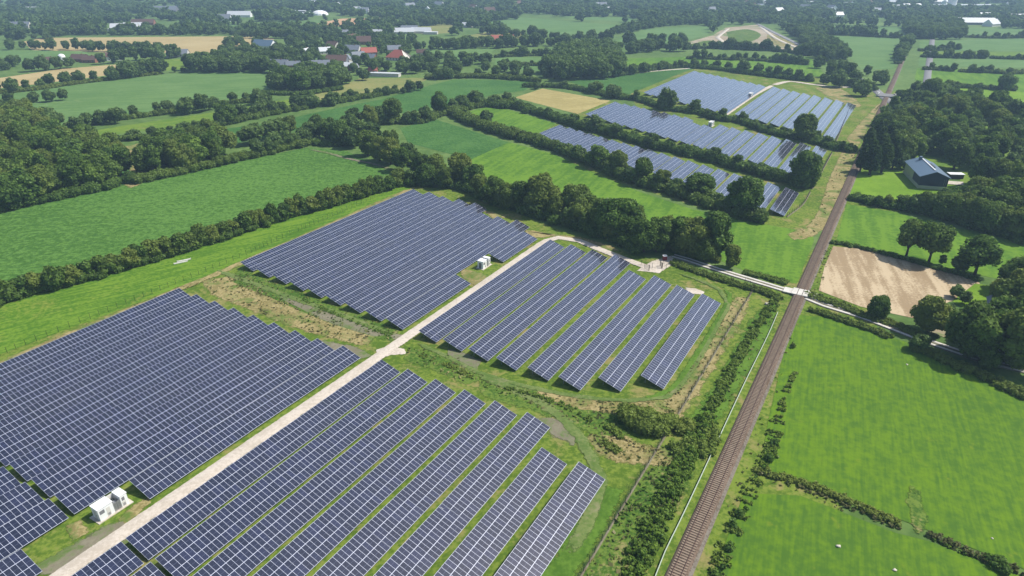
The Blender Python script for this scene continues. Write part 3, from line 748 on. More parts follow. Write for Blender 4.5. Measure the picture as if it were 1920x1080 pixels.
LANE = [(560, 268), (600, 276), (650, 296), (700, 308), (745, 318), (800, 345), (870, 362), (940, 388), (1010, 412), (1100, 445), (1180, 470), (1262, 480), (1317, 497), (1380, 517), (1440, 535), (1493, 551), (1547, 573), (1613, 593), (1713, 631), (1757, 647), (1850, 678), (1900, 690), (1990, 712)]
strip('lane', LANE[11:], 3.2, .28, 'lane_middle')
_lp = smooth_line([G(*p) for p in LANE], 5.0)
def offset_line(P, o):
    P = np.array(P); T = np.gradient(P, axis=0); T /= np.linalg.norm(T, axis=1)[:, None]
    return P + np.stack([T[:, 1], -T[:, 0]], 1) * o
_lp2 = [p for p in _lp if p[0] > G(1255, 480)[0]]
for s in (-1, 1): strip('lane_wheel_strip', list(offset_line(_lp2, s * 1.0)), 0.95, .286, 'concrete_lane', px=False)
strip('road', [(1420, 45), (1445, 58), (1490, 80), (1537, 103), (1570, 125), (1600, 142), (1633, 162), (1663, 187), (1700, 207), (1730, 222), (1780, 222)], 7.0, .29, 'asphalt')
strip('road', [UV(8, 640), UV(6.5, 760), UV(4, 1130)], 6.0, .296, 'asphalt', px=False)
strip('road_line', [(1445, 58), (1490, 80), (1537, 103), (1570, 125), (1600, 142), (1633, 162), (1663, 187)], .25, .31, 'white')
strip('site_road', [(1345, 70), (1360, 82), (1380, 90), (1420, 90)], 6.0, .28, 'gravel2')
strip('site_road', [(1345, 70), (1355, 62), (1365, 54)], 5.0, .285, 'gravel2')
strip('site_road', [(1425, 50), (1455, 72), (1500, 92)], 5.0, .28, 'gravel2')
strip('farm_track', [(1165, 141), (1220, 134), (1285, 129), (1310, 127)], 3.0, .28, 'gravel2')
strip('farm_track', [(575, 280), (610, 286), (650, 297), (700, 308), (750, 322)], 1.2, .27, 'worn_patch', 1.4)

# ------------------------------------------------------------------ railway
RU = lambda v: -16.2 - (v - 50) * 0.0042
rail_t = empty('railway_track', UV(-16.2, 50), 0, 'single railway line on brown ballast running straight between the solar park and the meadow', 'railway')
RO = rail_t.location.copy()
def rail_line(o): return [UV(RU(v) + o, v) for v in range(-60, 1500, 20)]
def loc_strip(name, o, prof, mat):
    P = np.array([p[:2] for p in rail_line(0)]); V = []
    T = np.gradient(P, axis=0); T /= np.linalg.norm(T, axis=1)[:, None]; Nn = np.stack([T[:, 1], -T[:, 0]], 1); k = len(prof)
    for p, nn in zip(P, Nn):
        for a, z in prof: q = p + nn * (a + o); V.append((q[0] - RO.x, q[1] - RO.y, z))
    idx = np.arange(len(P) * k).reshape(len(P), k); q = np.stack([idx[:-1, :-1], idx[:-1, 1:], idx[1:, 1:], idx[1:, :-1]], -1).reshape(-1, 4)
    me = np_mesh(name, V, q, mat=M[mat])
    if me.polygons[0].normal.z < 0: me.flip_normals()
    return link(name, me, rail_t)
loc_strip('ballast_shoulder', 0.3, [(-2.15, 0.05), (-1.6, .30), (1.5, .30), (2.1, 0.05)], 'ballast_side')
loc_strip('ballast', 0, [(-1.75, 0.2), (-1.42, 0.62), (1.45, 0.62), (1.8, 0.25)], 'ballast')
for s in (-1, 1): loc_strip('rail', s * 0.755, [(-.06, .65), (-.055, .84), (.055, .84), (.06, .65)], 'rail')
mb = MB()
v = -20.0
sl = []
while v < 420:
    c = UV(RU(v), v) - np.array([RO.x, RO.y, 0]); a = c - np.array([*(DU * 1.3), 0]); b = c + np.array([*(DU * 1.3), 0])
    a[2] = b[2] = .66; mb.bar(a, b, .27, .12); v += .62
so = mb.build('sleeper_row', M['sleeper'], rail_t); so['kind'] = 'stuff'
# timber deck where the lane crosses
cr = G(1497, 551); cv = float(cr[:2] @ DV)
x0 = empty('level_crossing', UV(RU(cv), cv), -AZ, 'grey plank crossing where the pale concrete lane crosses the railway', 'level crossing')
mb = MB()
for a, b in ((-2.4, -.86), (-.66, .66), (.86, 2.4)): mb.box(a, b, -2.4, 2.4, .5, .845)
mb.build('deck', M['concrete_lane'], x0)
mb = MB(); mb.box(-5.0, -2.41, -1.9, 1.9, .28, .62); mb.box(2.41, 5.0, -1.9, 1.9, .28, .62); mb.build('ramp', M['concrete_lane'], x0)
cv2 = float(G(1660, 180)[:2] @ DV)
x1 = empty('level_crossing', UV(RU(cv2), cv2), -AZ, 'reddish level crossing with white barriers where the asphalt road meets the railway', 'level crossing')
mb = MB(); mb.box(-7, 7, -7, 7, .35, .87); mb.build('deck', M['asphalt'], x1)
for (a, b) in ((-6, -5), (6, 5)):
    mb = MB(); mb.bar((a, b, 1.7), (a - (9 if a < 0 else -9) * 0, b - (10 if b > 0 else -10), 1.9), .18); o = mb.build('barrier_arm', M['white'], x1)
    mb = MB(); mb.box(a - .3, a + .3, b - .3, b + .3, .6, 2.2); mb.build('barrier_post', M['white'], x1)
    mb = MB(); mb.box(a - 1.6, a - .6, b - 1.5, b - .7, .3, 1.9); mb.build('control_cabinet', M['offwhite'], x1)

# low pale barrier beside the railway
P = [G(*p)[:2] for p in [(1228, 1085), (1246, 1039), (1289, 950), (1355, 808), (1397, 718), (1439, 632), (1458, 588)]]
P = smooth_line(P, 4.0); mb = MB()
for i in range(len(P) - 1): mb.bar((*P[i], .45), (*P[i + 1], .45), .10, .5)
b0 = mb.build('low_barrier', M['barrier'])
tag(b0, 'low pale green sheet barrier running beside the left side of the railway', 'barrier')

# ------------------------------------------------------------------ solar rows
PIT, HI, LO, WID = 8.72, 2.55, 0.62, 6.05
SLOPE_LEN = math.hypot(WID, HI - LO)
rr_ = random.Random(21)
def solar_row(u, v0, v1, label, group):
    v0 = round(v0, 2); Lm = max(3.0, round(v1 - v0)); t = empty('solar_table_row', UV(u, v0), -AZ, label, 'solar panels', group)
    V = []; F = []; UVs = []; y = 0.0
    while y < Lm - 0.01:
        n = min(12.0, Lm - y)
        if Lm - y - n < 4: n = Lm - y
        dh = rr_.uniform(-.045, .045); dl = rr_.uniform(-.03, .03); ea = rr_.uniform(-.02, .02)
        b = len(V); th = .07; g = .02
        for (yy, e) in ((y + g, ea), (y + n - g, -ea)):
            V += [(0, yy, HI + dh + e), (WID, yy, LO + dl + e), (0, yy, HI + dh + e - th), (WID, yy, LO + dl + e - th)]
        # 0 hi-near,1 lo-near,2,3 under ; 4..7 far
        F += [(b, b + 1, b + 5, b + 4), (b + 2, b + 6, b + 7, b + 3), (b, b + 4, b + 6, b + 2), (b + 1, b + 3, b + 7, b + 5), (b, b + 2, b + 3, b + 1), (b + 4, b + 5, b + 7, b + 6)]
        UVs += [(y, SL0), (y, 0), (y + n, 0), (y + n, SL0)] + [(0, 0)] * 20
        y += n
    me = bpy.data.meshes.new('module_surface'); me.from_pydata(V, [], F); me.update()
    l = me.uv_layers.new(name='UVMap'); l.data.foreach_set('uv', np.array(UVs, np.float32).ravel())
    me.materials.append(M['module']); link('module_surface', me, t)
    mb = MB(); y = 1.2
    while y < Lm:
        mb.bar((.9, y, 0), (.9, y, HI - .42), .12); mb.bar((4.6, y, 0), (4.6, y, LO + .2), .12)
        mb.bar((.25, y, HI - .19), (WID - .25, y, LO - .03), .08, .12); mb.bar((4.6, y, .35), (2.2, y, 1.7), .06)
        y += 3.4
    for k in (.08, .36, .64, .92): mb.bar((WID * k, .1, HI + (LO - HI) * k - .125), (WID * k, Lm - .1, HI + (LO - HI) * k - .125), .05, .06)
    mb.build('support_frame', M['steel'], t)
SL0 = 6.15
def lab(i, what, where): return '%s %s of solar panels %s' % (ordinal(i), what, where)
ROW_U = [-42.3 - PIT * k for k in range(8)] + [-116.9 - 8.68 * k for k in range(9)]
# front block right of the track (k = 7 beside the track)
for k in range(8):
    u = ROW_U[k]; far = 98.0 if k < 2 else 106.6
    solar_row(u, 37.8, far, lab(7 - k, 'long row', 'right of the gravel track in the front block'), 'front rows right of the track')
    solar_row(u, -14.0, 37.0, lab(7 - k, 'short row', 'at the front edge, right of the track'), 'short rows at the front edge')
for k in range(9):
    u = ROW_U[8 + k]
    if k == 0:
        solar_row(u, 46.8, 107, 'front left block row beside the track, starting right behind the white transformer station', 'front rows left of the track')
        solar_row(u, -14, 27, 'short panel row ending at the grass bay before the front transformer station', 'short rows at the front edge left')
    else:
        solar_row(u, 37.0, 105.6, lab(k, 'row', 'counted leftwards from the track in the front left block'), 'front rows left of the track')
        solar_row(u, -14.0, 36.2, lab(k, 'short row', 'left of the track, in front of the cross gap'), 'short rows at the front edge left')
farB = [204.7, 213.5, 213.2, 213.9, 222.4, 222.9, 223.1, 224.4, 224.7]
for k in range(9):
    u = ROW_U[8 + k]; v0 = 124.3 + .62 * k
    if k == 0:
        solar_row(u, 124.3, 159.2, 'panel row between the grassy path and the middle transformer station', 'second rows left of the track')
        solar_row(u, 179.5, farB[0], 'panel row starting just behind the middle transformer station', 'second rows left of the track')
    else: solar_row(u, v0, farB[k], lab(k, 'row', 'counted leftwards from the track in the second left block'), 'second rows left of the track')
farC = [186.9, 189.3, 192.3, 192.2, 201.7, 202.1, 202.7, 202.7]; nearC = [134.3, 128.0, 123.3, 123.0, 122.8, 122.8, 123.2, 123.5]
for k in range(8):
    solar_row(ROW_U[k] - (1.0 if k > 3 else .4), nearC[k], farC[k], lab(7 - k, 'row', 'right of the track in the second right block'), 'second rows right of the track')
UF = [-41.0 - 8.74 * k for k in range(18)]
for k, u in enumerate(UF):
    q = (-41 - u) / 151.0
    solar_row(u, 279.5 + 65.5 * q, 314.3 + 63.3 * q, lab(k, 'row', 'from the railway in the narrow block between two hedges'), 'rows of the narrow block')
    if 320 < 0: pass
    e0, e1 = 340.4 + 76 * q, 403.4 + 65.3 * q
    if k in (8, 9): e1 -= 9
    solar_row(u, e0, e1, lab(k, 'row', 'from the railway in the block behind the single big oak'), 'rows of the third block')
    if k == 7 or True:
        f0, f1 = 430.5 + 91.3 * q, 553.7 + 105.4 * q
        uu = u if k < 8 else u - 4.6
        if uu > -191: solar_row(uu, f0, f1 if k != 8 else f1, lab(k, 'row', 'from the railway in the farthest block'), 'rows of the farthest block')

# ------------------------------------------------------------------ transformer stations
def station(loc, L_, W_, label, rz=-AZ, compact=False):
    """white concrete substation: two cabins with an open transformer bay between; local y runs along the rows"""
    t = empty('transformer_station', loc, rz, label, 'transformer station')
    h = 2.75; x = W_ / 2
    mb = MB(); mb.box(-x - .45, x + .45, -L_ / 2 - .6, L_ / 2 + .6, 0, .14); mb.build('plinth', M['gravel2'], t)
    a0, a1, b0, b1 = -L_ / 2, -L_ / 2 + L_ * .50, L_ / 2 - L_ * .24, L_ / 2
    for (p, q) in ((a0, a1), (b0, b1)):
        mb = MB(); mb.box(-x, x, p, q, .14, h); c = mb.build('cabin', M['white'], t)
        r = MB(); r.box(-x - .08, x + .08, p - .08, q + .08, h + .003, h + .14); r.build('roof_slab', M['white'], c)
        g = MB(); g.box(x, x + .03, p + .25, p + .25 + min(.9, (q - p) * .4), 1.5, 2.3); g.build('vent', M['grille'], c)
        for q_ in range(2 if p == a0 else 1):
            y_ = p + (q - p) * (.52 if p == a0 else .12) + q_ * .78
            if y_ + .7 < q:
                dd = MB(); dd.box(x, x + .025, y_, y_ + .7, .2, 1.35 if p != a0 else 2.2); d_ = dd.build('door', M['offwhite'], c)
                lv = MB()
                for z_ in range(5): lv.box(x + .025, x + .05, y_ + .12, y_ + .58, .35 + z_ * .13, .41 + z_ * .13)
                lv.build('louvre', M['grille'], d_)
        if p == a0:
            d = MB(); d.box(-.55, .45, p - .04, p, .2, 2.2); do = d.build('door', M['grille'] if compact else M['offwhite'], c)
            k = MB(); k.box(.3, .36, p - .09, p - .04, 1.1, 1.25); k.build('handle', M['dark_metal'], do)
    # transformer bay: low walls, transformer with fins, mesh gate
    mb = MB(); mb.box(-x, -x + .12, a1, b0, .14, h - .05); mb.build('bay_wall', M['offwhite'], t)
    tb = MB(); m0 = a1 + .45; m1 = b0 - .35; tb.box(-x + .5, x - .75, m0, m1, .2, 1.75); tr = tb.build('transformer', M['steel'], t)
    fb = MB(); n = 8
    for i in range(n):
        yy = m0 + (m1 - m0) * (i + .5) / n; fb.box(x - .75, x - .45, yy - .05, yy + .05, .4, 1.6)
    fb.build('cooling_fins', M['grille'], tr)
    gb = MB(); gb.box(-x + .6, -x + 1.1, m0 + .1, m1 - .1, 1.75, 2.05); gb.build('bushings', M['dark_metal'], tr)
    for s in (0, 1):
        y0 = a1 + (b0 - a1) * s / 2 + .05; y1 = y0 + (b0 - a1) / 2 - .1
        g = MB(); g.box(x - .06, x - .02, y0, y0 + .08, .2, 2.2); g.box(x - .06, x - .02, y1 - .08, y1, .2, 2.2); g.box(x - .06, x - .02, y0 + .08, y1 - .08, 2.1, 2.2); g.box(x - .06, x - .02, y0 + .08, y1 - .08, .2, .3)
        for i in range(5): yy = y0 + .08 + (y1 - y0 - .16) * (i + .5) / 5; g.box(x - .05, x - .03, yy - .03, yy + .03, .3, 2.1)
        g.build('bay_gate', M['steel'], t)
station(UV(-115.1, 41.6), 5.6, 2.4, 'large white transformer station with open bay on the grass bay beside the gravel track')
station(UV(-115.3, 174.0), 4.6, 2.3, 'smaller white transformer station in the grass gap of the second block beside the track', compact=True)
station(G(1333, 236), 5.0, 2.5, 'small far white transformer station by the hedge above the third panel block', compact=True)
station(G(1407, 181), 5.2, 2.6, 'farthest white transformer station beside the track through the farthest block', compact=True)

# ------------------------------------------------------------------ fences and gate
def fence(line, label, px=True, h=1.9, post=2.6, mat='fence_green', wires=6, wt=.022, postw=.09):
    P = smooth_line([G(*p) for p in line] if px else line, post); o0 = P[0]
    t = empty('mesh_fence', (*o0, 0), 0, label, 'fence'); mb = MB(); wb = MB()
    for i, p in enumerate(P):
        q = p - o0; mb.bar((*q, 0), (*q, h + .05), postw)
        if i:
            a = P[i - 1] - o0
            for k in range(wires): z = .12 + (h - .15) * k / (wires - 1); wb.bar((*a, z), (*q, z), wt)
    po = mb.build('fence_posts', M[mat], t); po['kind'] = 'stuff'; wb.build('wire_mesh', M[mat], t)
    return t
fence([UV(-30.5, v) for v in (-20, 40, 80, 110, 137, 160, 190, 203)] + [UV(-34, 207)], 'dark green mesh fence along the rough strip between the near panels and the railway', px=False)
fence([UV(-34, 280), UV(-31, 300), UV(-31, 320)], 'short dark mesh fence piece beside the narrow panel block', px=False)
fence([UV(-31, 326), UV(-32, 400)], 'dark mesh fence beside the third panel block near the railway', px=False, wt=.06)
fence([UV(-33, 412), UV(-35, 470), UV(-38, 545)], 'dark mesh fence beside the farthest panel block near the railway', px=False, wt=.07)
fence([(-40, 690), (0, 668), (170, 598), (330, 533), (450, 484)], 'thin mesh fence on the left side of the front panel block', wires=4, postw=.07, wt=.015)
fence([(462, 478), (560, 434), (770, 343), (800, 342)], 'thin mesh fence on the left side of the second panel block', wires=4, postw=.07, wt=.015)
for pts, w_ in (([UV(-30.5, v) for v in (-20, 60, 120, 170, 203)], .35), ([UV(-31, 326), UV(-32, 400)], .5), ([UV(-34, 280), UV(-31, 300), UV(-31, 320)], .4), ([UV(-33, 412), UV(-35, 470), UV(-38, 545)], .6)):
    strip('fence_line_strip', pts, w_, .25, 'lane_middle', px=False)  # narrow brown strip on the ground along each fence line
gt = empty('park_gate', G(1229, 506), R(20), 'open grey metal mesh gate with tall posts across the curved gravel track', 'gate')
for s in (-1, 1):
    mb = MB(); mb.box(s * 2.6 - .09, s * 2.6 + .09, -.09, .09, 0, 2.3); mb.build('gate_post', M['dark_metal'], gt)
    mb = MB(); x = s * 2.5; e = x + s * .6
    mb.bar((x, 0, .15), (e, 2.2, .15), .07); mb.bar((x, 0, 2.0), (e, 2.2, 2.0), .07); mb.bar((e, 2.2, .15), (e, 2.2, 2.0), .07)
    for i in range(1, 9): mb.bar((x + (e - x) * i / 9, 2.2 * i / 9, .15), (x + (e - x) * i / 9, 2.2 * i / 9, 2.0), .035)
    mb.build('gate_leaf', M['dark_metal'], gt)
for nm, (a, b) in {'l': ((1202, 497), (1223, 503)), 'r': ((1237, 500), (1249, 505))}.items():
    fence([a, b], 'short grey mesh fence piece %s the open gate' % ('left of' if nm == 'l' else 'right of'), h=2.0, mat='dark_metal', wt=.03)
rb_ = empty('red_cabinet', G(1246, 488), R(10), 'small dark red box with a white lid standing at the gate under the trees', 'cabinet')
mb = MB(); mb.box(-.65, .65, -.55, .55, 0, 1.7); mb.build('cabinet_body', M['red_paint'], rb_)
mb = MB(); mb.box(-.75, .75, -.65, .65, 1.703, 1.85); mb.box(-.5, .5, -.4, .4, 1.85, 2.0); mb.build('lid', M['white'], rb_)
mb = MB(); mb.box(.65, .70, -.4, .4, .15, 1.6); mb.build('door', M['offwhite'], rb_)
for i, (x, y) in enumerate(((339, 492), (345, 488))):
    o = empty('concrete_beam', G(x, y, .15), R(-56 + 90), 'pale concrete beam lying on the grass strip, %s of the two' % ('nearer' if i == 0 else 'farther'), 'beam')
    mb = MB(); mb.box(-2.3, 2.3, -.28, .28, -.12, .15); mb.box(-2.3, -2.1, -.281, .281, .15, .28); mb.box(2.1, 2.3, -.281, .281, .15, .28); me = mb.build('beam_body', M['offwhite'], o)
for i, (x, y, s) in enumerate(((1572, 1025, .38), (1677, 1070, .3), (1438, 571, .6), (1447, 566, .45), (1860, 1010, .2), (1700, 684, .28))):
    rng = np.random.default_rng(40 + i); iv, it = ICO1; p = G(x, y)
    V = iv * s * (1 + .25 * rng.normal(size=(len(iv), 1))) * np.array([1.2, .9, .7]); o = link('boulder', np_mesh('boulder', V, tris=it, mat=M['stone']))
    o.location = (*p[:2], s * .45)
    tag(o, ['pale boulder lying alone in the lower right meadow', 'small pale boulder at the bottom edge of the lower meadow', 'larger white stone beside the fence end near the railway', 'smaller white stone beside the fence end near the railway', 'tiny pale stone on the meadow near the right ditch', 'tiny pale stone on the upper right meadow'][i], 'boulder')

# ------------------------------------------------------------------ the dark barn by the wood
bt = empty('barn', G(1742, 336), 0, 'dark blue clad barn with a blue-grey metal gable roof on a pale green base', 'barn')
p0 = G(1720, 353.7); p1 = G(1773, 355); p2 = G(1697, 322)
ex = (p1 - p0); Lx = np.linalg.norm(ex); ex /= Lx; ey = (p2 - p0); Ly = float(np.dot(ey, np.array([-ex[1], ex[0], 0]))); ey = np.array([-ex[1], ex[0], 0])
bt.location = tuple(p0); Lx = 11.8; bt.rotation_euler = (0, 0, R(-15)); bt.location = tuple(p0 + np.array([.5, .6, 0]))
Ly = 26.2; hw = 5.9; rise = 2.4
mb = MB(); mb.box(0, Lx, 0, Ly, 0, 1.5); mb.box(-.3, Lx + .3, -.3, -.003, 0, 1.25); mb.box(-.303, -.003, -.3, Ly, 0, 1.25); mb.build('base_wall', M['barn_base'], bt)
mb = MB(); xm = Lx / 2
mb.verts([(0.02, .02, 1.503), (Lx - .02, .02, 1.503), (Lx - .02, Ly - .02, 1.503), (0.02, Ly - .02, 1.503), (0.02, .02, hw), (Lx - .02, .02, hw), (Lx - .02, Ly - .02, hw), (0.02, Ly - .02, hw), (xm, .02, hw + rise), (xm, Ly - .02, hw + rise)],
         [(0, 3, 2, 1), (0, 1, 5, 8, 4), (1, 2, 6, 5), (2, 3, 7, 9, 6), (3, 0, 4, 7), (4, 8, 9, 7), (5, 6, 9, 8)])
mb.build('wall', M['barn_blue'], bt)
mb = MB(); e = .7; dz = rise / xm * e; th = .2
mb.verts([(-e, -e, hw - dz), (xm, -e, hw + rise), (Lx + e, -e, hw - dz), (-e, Ly + e, hw - dz), (xm, Ly + e, hw + rise), (Lx + e, Ly + e, hw - dz)] +
         [(-e, -e, hw - dz + th), (xm, -e, hw + rise + th), (Lx + e, -e, hw - dz + th), (-e, Ly + e, hw - dz + th), (xm, Ly + e, hw + rise + th), (Lx + e, Ly + e, hw - dz + th)],
         [(0, 1, 4, 3), (1, 2, 5, 4), (6, 9, 10, 7), (7, 10, 11, 8), (0, 3, 9, 6), (2, 8, 11, 5), (0, 6, 7, 1), (1, 7, 8, 2), (3, 4, 10, 9), (4, 5, 11, 10)])
rf = mb.build('roof', M['roof_metal'], bt)
mb = MB(); mb.box(xm - .35, xm + .35, Ly * .08, Ly * .97, hw + rise + th - .05, hw + rise + th + .12); mb.build('ridge_cap', M['roof_light'], rf)
for yy, hh in ((Ly * .83, 1.3),):
    mb = MB(); mb.box(xm - 1.6, xm - .5, yy, yy + 1.8, hw + rise - .5, hw + rise + hh); mb.build('roof_hood', M['roof_metal'], rf)
mb = MB(); mb.box(xm + .5, xm + 2.0, Ly * .35, Ly * .6, hw + rise - .75, hw + rise - .1); mb.build('skylight', M['dark_metal'], rf)
mb = MB(); mb.box(-.06, .015, Ly * .42, Ly * .985, 1.52, 5.2); mb.build('door', M['barn_base'], bt)
mb = MB(); mb.box(Lx * .86, Lx * .865, -.03, .015, 1.6, 5.0); mb.box(Lx * .92, Lx * .925, -.03, .015, 1.6, 5.0); mb.build('downpipe', M['steel'], bt)
an = empty('shed', G(1790, 334), math.atan2(ex[1], ex[0]), 'low shed with a white flat roof behind the dark barn', 'shed')
mb = MB(); mb.box(-3.2, 3.2, -1.6, 1.6, 0, 2.2); mb.build('wall', M['dark_wood'], an); mb = MB(); mb.box(-3.5, 3.5, -1.9, 1.9, 2.203, 2.4); mb.build('roof', M['white'], an)
sheet('yard', [G(1776, 340), G(1806, 342), G(1806, 348), G(1776, 346)], .30, M['gravel2'])

